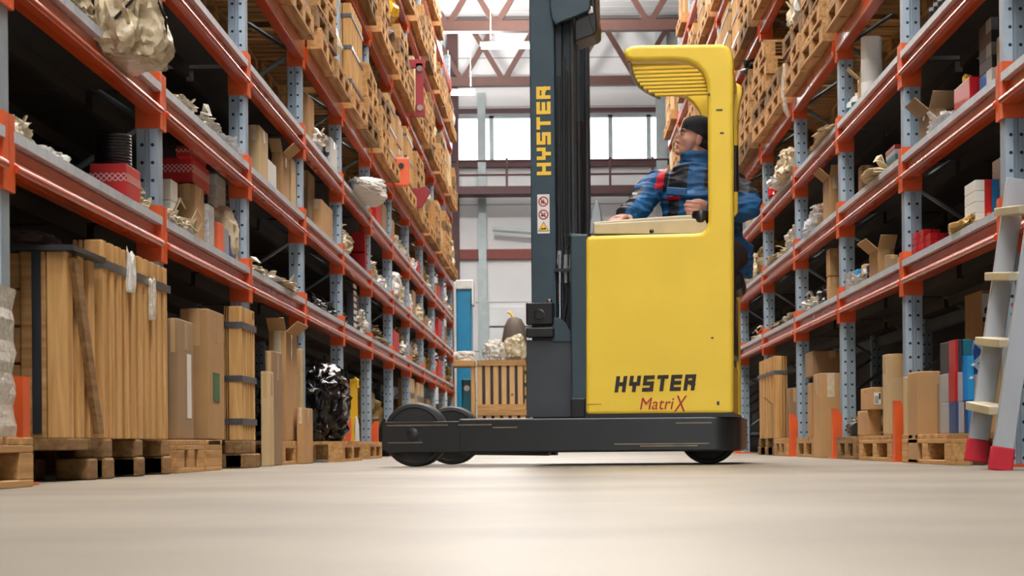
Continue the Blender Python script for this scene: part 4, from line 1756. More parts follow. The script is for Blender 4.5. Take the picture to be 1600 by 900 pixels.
# trousers and boots
tz = MB()
for kn_, ft_, hx in ((kneeR, ftR, -.09), (kneeL, ftL, .08)):
    limb(tz, [pelvis + Vector((hx, 0, -.03)), kn_, ft_ + Vector((0, 0, .02))], [.105, .080, .060])
tz.ellipsoid(pelvis + Vector((0, 0, -.03)), (.20, .15, .11), 20, 12)
fuse(tz, 'trousers', .010, M['jblack'], op, 3)
for ft_ in (ftR, ftL):
    e = MB()
    e.ellipsoid(ft_ + Vector((0, -.05, -.035)), (.045, .12, .035), 16, 10)
    e.ellipsoid(ft_ + Vector((0, .02, .0)), (.048, .055, .06), 16, 10)
    fuse(e, 'boot', .010, M['blackplastic'], op, 2)
# ------------------------------------------------------------------ goods: left rack, floor level
def floor_pallet(side, xc, xf, label, D=.8, s=-.05, z=0, flat=False, dark=False, L=None):
    W = (WL if side < 0 else WR) + s
    Y0 = F * W / abs(unroll(xc, 700)[0])
    Y1 = F * W / abs(unroll(xf, 700)[0])
    Y0, Y1 = clampy(side, Y0, Y1)
    L = L or max(.4, math.floor((Y1 - Y0) * 10) / 10)
    return pallet(side * (W + D / 2), Y0 + L / 2, z, label, L, D, dark=dark, flat=flat)


def absbox(Y0, ln, W, wid, z0, h):
    return ('abs', Y0, Y0 + ln, W, wid, z0, z0 + h)


def small(side, Y0, ln, X, wid, z0, h, label, m, cat='box', name='small_box', group=None, band=None, bevel=.003):
    """Small carton at a plain place; X is its aisle side."""
    o = MB().box(0, side * wid, 0, ln, 0, h).build(name, M[m], None, (side * X, Y0, z0), bevel=bevel)
    tag(o, label, cat, group)
    if band == 'redblue':
        for u0, u1, m_ in ((.40, .70, 'red'), (.701, 1.0, 'blue')):
            MB().box(side * wid * u0, side * (wid * u1 + .001), -.0015, ln * .5, -.0003, h + .0012).build('printed_band', M[m_], o)
    elif band:
        b = MB()
        b.box(-side * .0015, side * (wid * .30), -.0015, ln * .4, -.0003, h + .0012)
        b.build('printed_band', M[band], o)
    return o


def machine_part(x, y, z, w, ln, h, label, m='grease', seed=3, name='machine_part'):
    """Lumpy casting with a flange, studs and bent pipes."""
    t = thing(name, label, 'machine part', (x, y, z))
    blob_mesh(w, ln, h * .62, seed, .45, 4).build('casting', M[m], t)
    MB().lathe([(0, 0), (h * .26, 0), (h * .26, h * .08), (h * .15, h * .1), (h * .15, h * .25), (0, h * .25)], 18, Matrix.Translation((0, -ln * .12, h * .42)) @ Matrix.Rotation(.5, 4, 'X')).build('flange', M[m], t, smooth=True)
    q = MB()
    q.tube([(-w * .25, 0, h * .3), (-w * .28, .02, h * .7), (-w * .18, .05, h * .92), (-w * .02, .06, h * .98)], h * .045, 8)
    q.build('pipe', M[m], t, smooth=True)
    q = MB()
    q.tube([(w * .2, -.03, h * .3), (w * .26, 0, h * .62), (w * .12, .03, h * .85)], h * .055, 8)
    q.build('elbow_pipe', M[m], t, smooth=True)
    return t


# wrapped load nearest on the left
pallet(-(1.53 + .4), 5.03, 0, 'wooden pallet under the film-wrapped load, nearest on the left', 1.0, .8)
SEED[0] += 1
q = MB()
rr_ = random.Random(4)
q.loft([[Vector((cx_ * (.41 + gx) + .004 * rr_.uniform(-1, 1), cy_ * (.49 + gx) + .006 * rr_.uniform(-1, 1), z_)) for cx_, cy_ in
        [(math.copysign(abs(math.cos(a_)) ** .3, math.cos(a_)), math.copysign(abs(math.sin(a_)) ** .3, math.sin(a_))) for a_ in [2 * PI * k_ / 40 for k_ in range(40)]]]
        for z_, gx in [(k2 * .03, .004 * math.sin(k2 * 1.9)) for k2 in range(15)]])
o = q.build('wrapped_load', M['film'], None, (-(1.528 + .42), 5.03, .146))
tag(o, 'tall load wrapped in milky film on a pallet, nearest thing on the left', 'bundle')
# board crate with black strap, brown mound on its lid
c1 = slat_crate(-1, (-40, 104, 155, 392), 0, 'wide board crate with black upright strap and black lid sheet, nearest on the left', hz=True, nsl=3, straps=(), lid=True, base=.0, inner_feet=True)
st = MB()
Y0, Y1, W_, wid_, z0_, z1_ = place(-1, -40, 104, 155, 392, s=-.05, base=0)
st.box(-.115, -.085, -.005, 0, .16, z1_ + .015)
st.box(-.115, -.085, -.005, .40, z1_ + .017, z1_ + .021)
st.build('black_strap', M['blackstrap'], c1)
br = MB()
br.prism([(.02, z1_ - .02), (.10, z1_ - .02), (.42, .16), (.34, .16)], 'x', .0, .02)
br.build('diagonal_brace', M['wood_dark'], c1)
SEED[0] += 1
o = blob_mesh(.62, .40, .085, 21, .15, 4).build('covered_mound', M['brownbag'], None, (-(W_ + .45), Y0 + .26, z1_ + .02))
tag(o, 'dark brown covered mound on the lid of the black-strapped crate', 'bundle')
c2 = slat_crate(-1, (112, 160, 277, 374), 0, 'long crate of upright slats with steel strap, beside the board crate on the left', nsl=10, straps=(.88,))
Y0, Y1, W_, wid_, z0_, z1_ = place(-1, 112, 160, 277, 374, s=-.05, base=0)
for k, (fy, zz, a) in enumerate(((.34, .70, 'sackwhite'), (.66, .62, 'film'))):
    q = blob_mesh(.03, .07, .16, 30 + k, .4, 3)
    q.build('paper_scrap', M[a], c2, (.012, (Y1 - Y0) * fy, zz))
# two cartons on pallets, strapped slat crate, cartons
floor_pallet(-1, 277, 322, 'low pallet under the narrow carton beside the long slat crate', .8)
carton(-1, (262, 279, 302, 497), 0, 'narrow grey-brown carton with white paper label, beside the long slat crate', 'card2', base=.146, s=-.03, sticker=(.55, .8, .18, .72, 'white'))
floor_pallet(-1, 323, 352, 'low pallet under the tall carton with green label', .8)
carton(-1, (281, 326, 350, 482), 0, 'tall brown carton with green label, left rack floor', 'card', base=.146, s=-.03, sticker=(.25, .65, .30, .52, 'greencard') if 'greencard' in M else (.25, .65, .30, .52, 'tealpaint'))
slat_crate(-1, (349, 377, 417, 478), 0, 'narrow tall slat crate with three steel straps on the left floor', nsl=6, straps=(.86, .46, .14))
carton(-1, (420, 428, 441, 548), 0, 'very narrow tall carton beside the three-strap slat crate', 'card2', base=.0, s=-.05)
carton(-1, (417, 421, 428, 580), 0, 'low thin carton squeezed against the three-strap slat crate', 'card3', base=.0, s=-.06)
floor_pallet(-1, 441, 484, 'pallet under the open tape-wrapped carton, left floor', .8)
carton(-1, (420, 447, 464, 517), 0, 'open carton wrapped in glossy clear tape on a pallet', 'card', base=.146, s=-.03, tape='cleartape', flap=True)
carton(-1, (466, 471, 474, 545), 0, 'thin pale carton leaning beside the glossy taped carton', 'card3', base=.146, s=-.02)
carton(-1, (472, 476, 489, 637), 0, 'small shrink-wrapped carton in front of the black wrapped machine', 'card', base=.0, s=-.10, tape='cleartape')
# black wrapped machine on plank pallets
pallet(-1.86, 13.6, 0, 'plank pallet under the black wrapped machine', 1.3, .8, flat=True)
mt = thing('wrapped_machine', 'machine wrapped in glossy black film on a plank pallet, left floor', 'machine', (-1.78, 13.35, .146))
blob_mesh(.58, .85, .52, 41, .22, 5).build('wrapped_body', M['blackbag'], mt, smooth=True, angle=60)
q = MB()
q.tube([(-.14, -.10, .40), (-.16, -.10, .56), (-.10, -.08, .62)], .035, 10).tube([(.02, -.14, .36), (.05, -.16, .52)], [.07, .05], 12)
q.build('wrapped_pipe', M['blackbag'], mt, smooth=True)
q = MB()
q.box(-.06, .06, -.36, -.34, .34, .40)
q.build('document_pouch', M['greycard'], mt)
q = MB()
q.tube([(-.03, -.05, .48), (-.05, -.05, .60), (-.05, -.05, .66)], .02, 8)
q.build('lifting_eye', M['olive'], mt, smooth=True)
# beyond
carton(-1, (520, 549, 553, 598), 0, 'brown carton with shiny tape band behind a rack post, near the yellow post', 'card', base=.146, s=.10, sticker=(0, .9, .75, .92, 'cleartape'))
q = MB()
yp = 15.9
a = at_depth(553, 690, yp)
for (x, y, r) in ():
    pass
b = at_depth(551, 592, yp)
q.box(a.x - .03, a.x + .03, yp, yp + .05, .145, b.z)
hk = [at_depth(x, y, yp) for x, y in ((552, 596), (556, 591), (559, 594), (558, 602), (560, 606))]
yo = q.build('post_body', M['yellowsteel'], thing('yellow_post', 'upright yellow steel post with hooked head, left floor', 'tool', (0, 0, 0)))
MB().tube(hk, .014, 8).build('hook', M['yellowsteel'], yo.parent, smooth=True)
t_ = yo.parent
pallet(-1.95, 16.25, 0, 'pale pallet beneath the yellow hooked post', 1.2, .8)
o = blob_mesh(.02, .26, .30, 51, .15, 3).build('paper_sheet', M['sackwhite'], None, (-1.60, 15.2, .02))
tag(o, 'crumpled white paper sheet leaning beside an orange post guard', 'paper')
bundle(-1, (580, 598, 600), 0, 'brown tarpaulin heap on the floor behind the front wheels', 'olive', 'tarp_heap', rough=.35, s=.05, tat=0, wid=.7)
bundle(-1, (599, 612, 628), 0, 'darker tarpaulin heap on the floor beyond the brown one', 'grease', 'tarp_heap', rough=.4, s=.05, tat=0, wid=.7)
carton(-1, (622, 636, 648, 590), 0, 'strapped tall carton beyond the front wheels, nearer of two', 'card3', base=.146, s=.0, sticker=(0, 1, .7, .78, 'strap'))
carton(-1, (640, 652, 662, 597), 0, 'strapped tall carton beyond the front wheels, farther of two', 'card3', base=.146, s=.0, sticker=(0, 1, .7, .78, 'strap'))
pallet(-2.08, 20.8, 0, 'pallet under the two strapped tall cartons', 2.6 if False else 1.3, .8)
pallet(-2.08, 22.7, 0, 'pallet under the farther strapped tall carton', 1.3, .8)

# left rack, first shelf -------------------------------------------------
bundle(-1, (6, 62, 172), 1, f'heap of cloudy film, {where(-1, 1, 0)}', 'film_beige', s=.03, tat=9)
bundle(-1, (84, 112, 236), 1, f'white rag, {where(-1, 1, 0)}', 'sackwhite', 'rag', 'rag', s=.02, tat=4)
Yr = 7.31
rb = small(-1, Yr, .25, WL - .012, .142, deck_z(1) + .004, .125, f'red banded carton under the black hoops, {where(-1, 1, 0)}', 'red', name='printed_carton')
MB().box(.0015, -.1435, -.0016, .2515, .056, .088).build('printed_band', M['bandprint'], rb)
hp_ = thing('hoop_stack', f'stack of black ribbed hoops on the red carton, {where(-1, 1, 0)}', 'hoops', (-(WL + .062), Yr + .10, deck_z(1) + .131))
for k in range(10):
    MB().lathe([(.060, 0), (.071, .001), (.074, .006), (.071, .0115), (.060, .0115), (.058, .006)], 26, Matrix.Translation((0, 0, k * .0122))).build('hoop', M['blackplastic'], hp_, smooth=True)
bundle(-1, (212, 226, 292), 1, f'yellowed paper wad beside the red carton, {where(-1, 1, 0)}', 'sack', 'paper_wad', 'paper', s=.02, tat=5)
bundle(-1, (222, 240, 326), 1, f'torn paper strip at the edge, {where(-1, 1, 0)}', 'sack', 'paper_wad', 'paper', s=.0, tat=5)
LB = where(-1, 1, 1)
carton(-1, (240, 268, 277, 313), 1, f'white carton, lower of two, {LB}', 'white', tape=None, s=.06)
carton(-1, (240, 268, 278, 279), 1, f'white carton, upper of two, {LB}', 'white', tape=None, s=.06, yb=312)
carton(-1, (278, 306, 319, 287), 1, f'large brown carton under the red patterned boxes, {LB}', 'card', s=.05)
for (sp, yb_, tx) in (((250, 301, 327, 246), 285, 'lower of two red boxes with diamond band'), ((275, 297, 322, 228), 245, 'upper of two red boxes with diamond band')):
    Y0, Y1, W_, wid_, z0_, z1_ = place(-1, *sp, s=.07, yb=yb_, lvl=1)
    o = MB().box(0, -wid_, 0, Y1 - Y0, 0, z1_ - z0_).build('printed_carton', M['red'], None, (-W_, Y0, z0_), bevel=.004)
    tag(o, f'{tx}, {LB}', 'box')
    MB().box(.0015, -wid_ - .0015, -.0016, Y1 - Y0 + .0015, (z1_ - z0_) * .42, (z1_ - z0_) * .74).build('printed_band', M['bandprint'], o)
zb = deck_z(1) + .004
for k in range(4):
    carton(-1, (328, 339, 353, 325 - 18 * k), 1, f'white carton, {["lowest", "second", "third", "topmost"][k]} of a stack of four, {LB}', 'white', tape=None, s=.10, yb=[352, 325, 307, 289][k])
rect_item(-1, (318, 326, 335, 318), 1, f'tall clear-wrapped pack, {LB}', 'film_clear', 'wrapped_pack', 'pack', s=.03)
rect_item(-1, (340, 344, 350, 347), 1, f'slim orange carton, {LB}', 'orangecard', 'slim_carton', 'box', s=.03)
rect_item(-1, (347, 350, 358, 354), 1, f'slim grey carton between orange and navy ones, {LB}', 'greycard', 'slim_carton', 'box', s=.03)
rect_item(-1, (353, 358, 370, 366), 1, f'slim navy carton, {LB}', 'navy', 'slim_carton', 'box', s=.03)
bundle(-1, (357, 383, 326), 1, f'tall cream paper sack, {LB}', 'sack', 'paper_sack', 'sack', s=.03, rough=.15, tat=3)
bundle(-1, (254, 284, 350), 1, f'torn film at the shelf edge, nearer of two, {LB}', 'film_beige', s=-.01, tat=7, wid=.10)
bundle(-1, (282, 312, 366), 1, f'torn film at the shelf edge, farther of two, {LB}', 'film_beige', s=-.01, tat=7, wid=.10)
LB = where(-1, 1, 2)
bundle(-1, (388, 420, 417), 1, f'crumpled milky film, nearest of three, {LB}', 'film_beige', s=.0)
bundle(-1, (412, 446, 424), 1, f'crumpled milky film, middle of three, {LB}', 'film', s=.0, tat=9)
bundle(-1, (440, 476, 446), 1, f'crumpled milky film, farthest of three, {LB}', 'film_beige', s=-.04)
LB = where(-1, 1, 3)
for k, (x0, x1, yt) in enumerate(((478, 500, 462), (498, 518, 470), (514, 536, 478))):
    ya, yb_ = clampy(-1, F * (WL + .1) / abs(x0 - VX), F * (WL + .1) / abs(x1 - VX))
    z1 = at_depth((x0 + x1) / 2, yt, (ya + yb_) / 2).z
    machine_part(-(WL + .15), (ya + yb_) / 2, deck_z(1) + .004, .27, (yb_ - ya) * .80, max(.17, z1 - deck_z(1) + .05), f'oily dark machine part, {["nearest", "middle", "farthest"][k]} of three, {LB}', seed=60 + k)
LB = where(-1, 1, 4)
rect_item(-1, (540, 552, 562, 455), 1, f'tall black and white slotted panel, {LB}', 'darkcard', 'slotted_panel', 'panel', s=.03)
o = bpy.data.objects['slotted_panel']
q = MB()
for k in range(7):
    q.box(.002, -.004, .04, .26, .03 + k * .055, .062 + k * .055)
q.build('white_slots', M['white'], o)
bundle(-1, (560, 582, 482), 1, f'white film over a post foot, {LB}', 'film', s=.0)
LB = where(-1, 1, 5)
bundle(-1, (582, 612, 508), 1, f'olive tarpaulin bundle, {LB}', 'olive', 'tarp_bundle', s=.02, tat=3)
LB = where(-1, 1, 6)
rect_item(-1, (612, 615, 624, 515), 1, f'upright red sheet, {LB}', 'red', 'red_sheet', 'sheet', s=.02)
bundle(-1, (624, 641, 512), 1, f'tall olive tarpaulin bundle, {LB}', 'olive', 'tarp_bundle', s=.03, tat=2)

# left rack, second shelf -------------------------------------------------
LB = where(-1, 2, 0)
carton(-1, (126, 152, 161, -12), 2, f'brown carton beside the big film bundle, {LB}', 'card', s=.02, tape=None)
for k, (x_, y_, dx, dy, dz, z_, m_, tx) in enumerate(((1.76, 6.74, .24, .44, .30, deck_z(2) + .004, 'film_beige', 'crumpled film bundle tied with cord, nearer half'), (1.625, 7.18, .31, .56, .36, deck_z(2) - .075, 'film_beige', 'crumpled film bundle spilling past the post'))):
    mb = blob_mesh(dx, dy, dz, 131 + k * 5, .42, 5)
    tatter(mb, dx, dy, dz, 131 + k, 5)
    o = mb.build('plastic_bundle', M[m_], None, (-x_, y_, z_), smooth=True, angle=55)
    tag(o, f'{tx}, {LB}', 'bundle')
    q = MB()
    q.tube([(dx * .1, -dy * .52, dz * .3), (dx * .42, -dy * .3, dz * .75), (dx * .52, -dy * .05, dz * .45), (dx * .45, dy * .12, dz * .05)], .006, 6)
    q.build('black_cord', M['blackplastic'], o)
LB = where(-1, 2, 1)
bundle(-1, (272, 312, 158), 2, f'clear film scrap, nearest of three, {LB}', 'film_beige', s=.0, tat=8, wid=.2)
bundle(-1, (318, 356, 190), 2, f'clear film scrap, middle of three, {LB}', 'film', s=.0, tat=9, wid=.22)
bundle(-1, (350, 392, 216), 2, f'clear film scrap, farthest of three, {LB}', 'film_clear', s=-.02, tat=8, wid=.25)
LB = where(-1, 2, 2)
carton(-1, (386, 406, 419, 195), 2, f'tall tan carton wrapped in film, {LB}', 'card3', s=.03, tape='cleartape')
rect_item(-1, (414, 420, 432, 248), 2, f'short white carton behind the tall tan one, {LB}', 'white', 'white_carton', 'box', s=.03)
carton(-1, (424, 442, 452, 238), 2, f'open brown carton with raised flap, {LB}', 'card', s=.03, flap=True)
carton(-1, (448, 455, 463, 245), 2, f'pale tall carton, nearer of two, {LB}', 'card3', s=.03, tape='cleartape')
carton(-1, (458, 465, 474, 256), 2, f'pale tall carton, farther of two, {LB}', 'card3', s=.03, tape='cleartape')
LB = where(-1, 2, 3)
carton(-1, (474, 482, 492, 266), 2, f'dark brown carton with slot, {LB}', 'card2', s=.08)
carton(-1, (484, 503, 520, 311), 2, f'squat brown carton with clear tape, {LB}', 'card', s=.02, tape='cleartape')
LB = where(-1, 2, 4)
bundle(-1, (536, 552, 352), 2, f'beige film bundle, {LB}', 'film_beige', s=.0)
for k, (yt, yb_) in enumerate(((363, 394), (395, 426))):
    rect_item(-1, (549, 571, 576, yt), 2, f'dark red carton, {["upper", "lower"][k]} of two, {LB}', 'redgloss', 'red_carton', 'box', s=.02, yb=yb_ if k == 0 else None)
bundle(-1, (577, 592, 405), 2, f'cream wrapped roll, {where(-1, 2, 5)}', 'film_beige', s=.0)
bundle(-1, (593, 606, 428), 2, f'white paper scrap, {where(-1, 2, 5)}', 'sackwhite', 'paper_wad', 'paper', s=.0)
bundle(-1, (613, 629, 426), 2, f'full white sack, {where(-1, 2, 6)}', 'sackwhite', 'white_sack', 'sack', s=-.05, rough=.2, tat=3)
# left rack, third shelf
LB = where(-1, 3, 3)
carton(-1, (474, 482, 491, 146), 3, f'tall brown paper-wrapped pack, {LB}', 'card', s=.02, tape=None)
bundle(-1, (492, 512, 196), 3, f'white film bundle with dark parts inside, nearer, {LB}', 'film', s=-.02)
carton(-1, (508, 518, 530, 214), 3, f'white carton beside film bundle, {LB}', 'white', s=.02, tape='cleartape')
machine_part(-(WL + .12), 14.1, deck_z(3) + .004, .22, .34, .20, f'small dark pump, {LB}', seed=71)
sk = blob_mesh(.34, 1.5, .19, 81, .14, 5)
sk.v = [(x * (1 - .75 * min(1, abs(y) / .75)), y, z * (1 - .6 * min(1, abs(y) / .75)) + .05 * abs(y)) for x, y, z in sk.v]
o = sk.build('white_bag', M['sackwhite'], None, (-(WL - .06), 16.2, deck_z(3) + .004))
tag(o, f'white pointed plastic bag sticking out over the aisle, {where(-1, 3, 4)}', 'bag')

# ------------------------------------------------------------------ goods: right rack, floor level
LBR = 'on the floor of the right rack'
slat_crate(1, (1231, 1210, 1178, 556), 0, 'pine slat crate with bent strap behind the truck, right floor', nsl=5, straps=(.80,), s=-.07)
carton(1, (1230, 1208, 1206, 632), 0, 'small open carton with raised flaps in front of the pine slat crate', 'card', base=.146, s=-.07, flap=True)
floor_pallet(1, 1236, 1208, 'pallet under the small open carton with raised flaps', .8, s=-.08)
carton(1, (1252, 1234, 1229, 606), 0, 'plain carton behind the small open-flapped carton, right floor', 'card2', base=.146, s=.02)
floor_pallet(1, 1272, 1244, 'pale pallet between two orange post guards, right floor', .8, s=-.05)
carton(1, (1296, 1268, 1262, 598), 0, 'carton behind the tall taped carton, right floor', 'card', base=.146, s=.03)
carton(1, (1316, 1281, 1271, 583), 0, 'tall carton with clear tape band standing on the floor, right side', 'card', base=.0, s=-.08, tape='cleartape')
carton(1, absbox(14.08, .40, WR + .03, .30, .60, .19), 0, 'wide carton stacked highest behind the tall taped carton, right floor', 'card2')
floor_pallet(1, 1338, 1306, 'splintered pallet under the black roll, right floor', .8, s=-.06, dark=True)
q = MB().lathe([(0, 0), (.042, 0), (.046, .01), (.046, .13), (.042, .14), (0, .14)], 18, Matrix.Rotation(-PI / 2, 4, 'X'))
o = q.build('black_roll', M['rubber'], None, (1.91, 11.9, .192), smooth=True)
tag(o, 'small black rubber roll lying on the splintered pallet', 'roll')
bundle(1, (1322, 1340, 652), 0, 'brown sack beside the black rubber roll', 'olive', 'brown_sack', 'sack', base=.146, s=.02, tat=2, rough=.25)
floor_pallet(1, 1408, 1340, 'long pallet under the labelled cartons, right floor', .8, s=-.06)
carton(1, (1377, 1355, 1340, 641), 0, 'low carton under the white-labelled one, right floor', 'card', base=.146, s=-.04)
lc = carton(1, (1382, 1361, 1345, 605), 0, 'carton with white barcode label, right floor', 'card', s=-.04, yb=640, sticker=None)
MB().box(.018, .058, -.0035, .001, .03, .10).build('label_sticker', M['whitepaint'], lc)
q = MB()
for k in range(6):
    q.box(.021 + k * .004, .0225 + k * .004 + .001 * (k % 2), -.0045, -.003, .035, .08)
q.box(.046, .056, -.0045, -.003, .06, .095)
q.build('barcode', M['blackmark'], lc)
lbx = bpy.data.objects['cardboard_box'] if False else None
carton(1, (1420, 1386, 1379, 553), 0, 'tall tan carton between labelled carton and leaning sheets', 'card3', base=.146, s=-.02)
carton(1, (1470, 1433, 1418, 580), 0, 'large flat brown carton standing on the floor by the blue boxes', 'card', base=.0, s=-.10, tape=None)
carton(1, (1430, 1417, 1411, 588), 0, 'thin pale carton sheet standing against the large flat carton', 'card3', base=.0, s=-.08, tape=None)
carton(1, (1480, 1466, 1450, 598), 0, 'carton edge showing behind the large flat carton', 'card2', base=.146, s=.0)
pallet(WR - .10 + .4, 9.15, 0, 'pallet under the blue printed boxes', 1.2, .8)
for (X, w_, z0_, h_, y0, m, bd, tx) in (
        (1.845, .040, .146, .145, 8.70, 'greycard', 'navy', 'white and violet box, bottom left of the blue pile by the ladder'),
        (1.886, .036, .146, .150, 8.68, 'blue', 'navy', 'blue box second from left in the bottom row of the blue pile'),
        (1.923, .028, .146, .140, 8.72, 'darkcard', 'greycard', 'dark slim box in the bottom row of the blue pile'),
        (1.952, .030, .146, .155, 8.70, 'greycard', 'darkcard', 'grey slim box at the ladder end of the bottom row'),
        (1.848, .036, .293, .135, 8.72, 'greycard', 'redgloss', 'silvery box with dark red edge, middle row of the blue pile'),
        (1.885, .046, .298, .205, 8.70, 'skyblue', 'blue', 'sky-blue box with white birds, middle of the blue pile'),
        (1.932, .022, .290, .125, 8.66, 'darkcard', 'greycard', 'dark upright slim box leaning before the lattice print'),
        (1.856, .030, .430, .150, 8.74, 'darkcard', 'redgloss', 'dark box with red stripe on top of the blue pile'),
        (1.887, .040, .505, .075, 8.72, 'tealpaint', None, 'teal box topmost of the blue pile')):
    small(1, y0, .36, X, w_, z0_, h_, tx, m, band=bd)
small(1, 8.80, .5, 1.955, .075, .305, .275, 'tall box with blue and white lattice print, by the ladder', 'lattice')
bd_ = MB()
for (u, z_) in ((.02, .10), (.03, .16)):
    bd_.prism([(u, z_), (u + .012, z_ + .012), (u + .024, z_ + .004), (u + .012, z_ - .004)], 'y', -.004, -.001)
bo_ = [o for o in bpy.data.objects if str(o.get('label', '')).startswith('sky-blue box with white birds')][0]
bd_.build('bird_print', M['whitepaint'], bo_)
tb = small(1, 9.45, .4, 2.14, .125, .146, .72, 'very tall brown box with a white picture label near its top', 'card')
q = MB()
q.box(-.001, .10, -.003, 0, .56, .70)
q.build('picture_label', M['white'], tb)
q = MB()
q.prism([(.012, .60), (.085, .60), (.092, .625), (.07, .645), (.03, .64), (.010, .625)], 'y', -.005, -.001)
q.box(.0, .10, -.0045, -.001, .56, .582)
q.build('label_print', M['darkcard'], tb)
pallet(2.3, 9.85, 0, 'pallet under the very tall box with picture label', 1.0, .8) if False else None
for k, (X, w_, zt_) in enumerate(((1.99, .035, .76), (2.03, .035, .78), (2.07, .05, .80))):
    small(1, 8.55, .12, X - .0, w_, .146, zt_ - .146, f'tall tan board, {["nearest the blue boxes", "middle one", "nearest the ladder"][k]}, standing on the pallet', 'card3', cat='board', name='tan_board')

# aluminium ladder leaning on the right rack
lad = thing('ladder', 'aluminium ladder with red feet leaning on the right rack', 'ladder', (0, 0, 0))
Lf, Rf = at_depth(1524, 722, 7.32), at_depth(1562, 736, 7.02)
up_ = Vector((.16, .02, 1.0))
lw_ = (Rf - Lf)
ln_ = 1.10


def beam_between(p, q, wdir, w, t):
    """Rectangular bar from p to q, w wide along wdir, t thick across."""
    d = (q - p).normalized()
    wd = (wdir - d * wdir.dot(d)).normalized()
    td = d.cross(wd)
    vs = [e + wd * a * w / 2 + td * b * t / 2 for e in (p, q) for a, b in ((-1, -1), (1, -1), (1, 1), (-1, 1))]
    return vs, [(0, 1, 2, 3), (7, 6, 5, 4), (0, 4, 5, 1), (1, 5, 6, 2), (2, 6, 7, 3), (3, 7, 4, 0)]


for P_ in (Lf, Rf):
    q = MB()
    q.add(*beam_between(P_ + up_ * .085, P_ + up_ * ln_, Vector((1, 0, 0)), .078, .026))
    o = q.build('stile', M['alu'], lad, bevel=.004)
    q = MB()
    q.add(*beam_between(P_ + up_ * .0, P_ + up_ * .088, Vector((1, 0, 0)), .088, .034))
    q.build('rubber_foot', M['redfoot'], lad, bevel=.006)
for hgt in (.22, .47, .72, .97):
    a_, b_ = Lf + up_ * hgt, Rf + up_ * (hgt + .005)
    q = MB()
    q.add(*beam_between(a_ + Vector((-.03, 0, 0)), b_ + Vector((-.03, 0, 0)), Vector((1, 0, 0)), .085, .032))
    q.build('rung', M['alu_warm'], lad, bevel=.004)
q = MB()
pp = Lf.lerp(Rf, .55)
q.tube([pp + up_ * .62, pp + up_ * .55 + Vector((.03, -.02, 0)), pp + up_ * .42 + Vector((.05, -.01, 0)), pp + up_ * .34 + Vector((.01, 0, 0))], .007, 8)
q.build('red_cord', M['redfoot'], lad, smooth=True)

# right rack, first shelf -------------------------------------------------
LB = where(1, 1, 0)
zd = deck_z(1) + .004
k = 0
for c_ in range(3):
    for r_ in range(4 - (c_ == 2)):
        small(1, 9.75 + .13 * (2 - c_), .12, WR + .03 + c_ * .012, .045, zd + .033 * r_, .032, f'tiny glossy red carton in the red stack, {LB}', 'redgloss', group='tiny red cartons in a stack', bevel=.002)
        small(1, 9.75 + .13 * (2 - c_), .12, WR + .078 + c_ * .012, .045, zd + .033 * r_, .032, f'tiny glossy red carton in the red stack, {LB}', 'redgloss', group='tiny red cartons in a stack', bevel=.002)
q = MB().lathe([(0, 0), (.030, 0), (.030, .112), (.026, .112), (.026, .004), (0, .004)], 20)
o = q.build('cream_tube', M['cream'], None, (WR + .16, 9.55, zd), smooth=True, angle=30)
tag(o, f'cream cardboard tube standing by tiny red cartons, {LB}', 'tube')
bundle(1, (1466, 1516, 368), 1, f'yellow waxed paper lying over the edge, {LB}', 'paperyellow' if 'paperyellow' in M else 'sack', 'waxed_paper', 'paper', s=-.03, tat=0, rough=.55, wid=.14)
for k in range(5):
    q = MB().lathe([(0, 0), (.026, 0), (.026, .055), (.020, .066), (.021, .082), (0, .082)], 16)
    o = q.build('clear_jar', M['glass'], None, (WR + .16 + .06 * (k % 2), 8.98 + .075 * k, zd), smooth=True, angle=40)
    tag(o, f'cloudy clear jar behind the yellow waxed paper, {LB}', 'jar', 'cloudy clear jars')
for c_, (X, n_, y0) in enumerate(((WR + .01, 4, 8.50), (WR + .12, 6, 8.42), (WR + .23, 5, 8.36))):
    for r_ in range(n_):
        small(1, y0, .22, X, .105, zd + .0495 * r_, .048, f'white carton, {ORD[r_ + 1]} up, {["aisle-side", "middle", "inner"][c_]} red-banded pile, {LB}'.replace(', first bay of right rack', ''), 'white', band='redblue', bevel=.002)
LB = where(1, 1, 1)
carton(1, (1398, 1372, 1358, 388), 1, f'open brown carton, {LB}', 'card', s=.02, flap=True)
carton(1, (1404, 1386, 1382, 398), 1, f'narrow brown carton beside the open one, {LB}', 'card2', s=.0)
carton(1, (1413, 1406, 1402, 400), 1, f'small brown carton nearest a post, {LB}', 'card', s=.02)
rect_item(1, (1362, 1356, 1353, 414), 1, f'slim navy and white pack, {LB}', 'navy', 'slim_pack', 'pack', s=.02)
rect_item(1, (1355, 1350, 1346, 412), 1, f'slim tan pack, {LB}', 'card3', 'slim_pack', 'pack', s=.02)
rect_item(1, (1346, 1340, 1335, 420), 1, f'sky-blue pack with clear film, {LB}', 'skyblue', 'slim_pack', 'pack', s=.02)
rect_item(1, (1335, 1328, 1318, 424), 1, f'pale blue wrapped pack beside a post, {LB}', 'greycard', 'slim_pack', 'pack', s=.02)
bundle(1, (1318, 1352, 446), 1, f'small white film scraps at the shelf edge, {LB}', 'film', s=-.01, tat=6, wid=.12)
LB = where(1, 1, 2)
carton(1, (1314, 1296, 1292, 432), 1, f'brown carton, lower of two, {LB}', 'card', s=.02)
carton(1, (1314, 1296, 1291, 388), 1, f'brown carton, upper of two, {LB}', 'card', s=.02, yb=431)
machine_part(WR + .2, 13.75, zd, .3, .45, .30, f'dark oily casting beside two brown cartons, {LB}', seed=91)
bundle(1, (1250, 1270, 464), 1, f'white film on machine parts, {LB}', 'film', s=.0, tat=8)
LB = where(1, 1, 3)
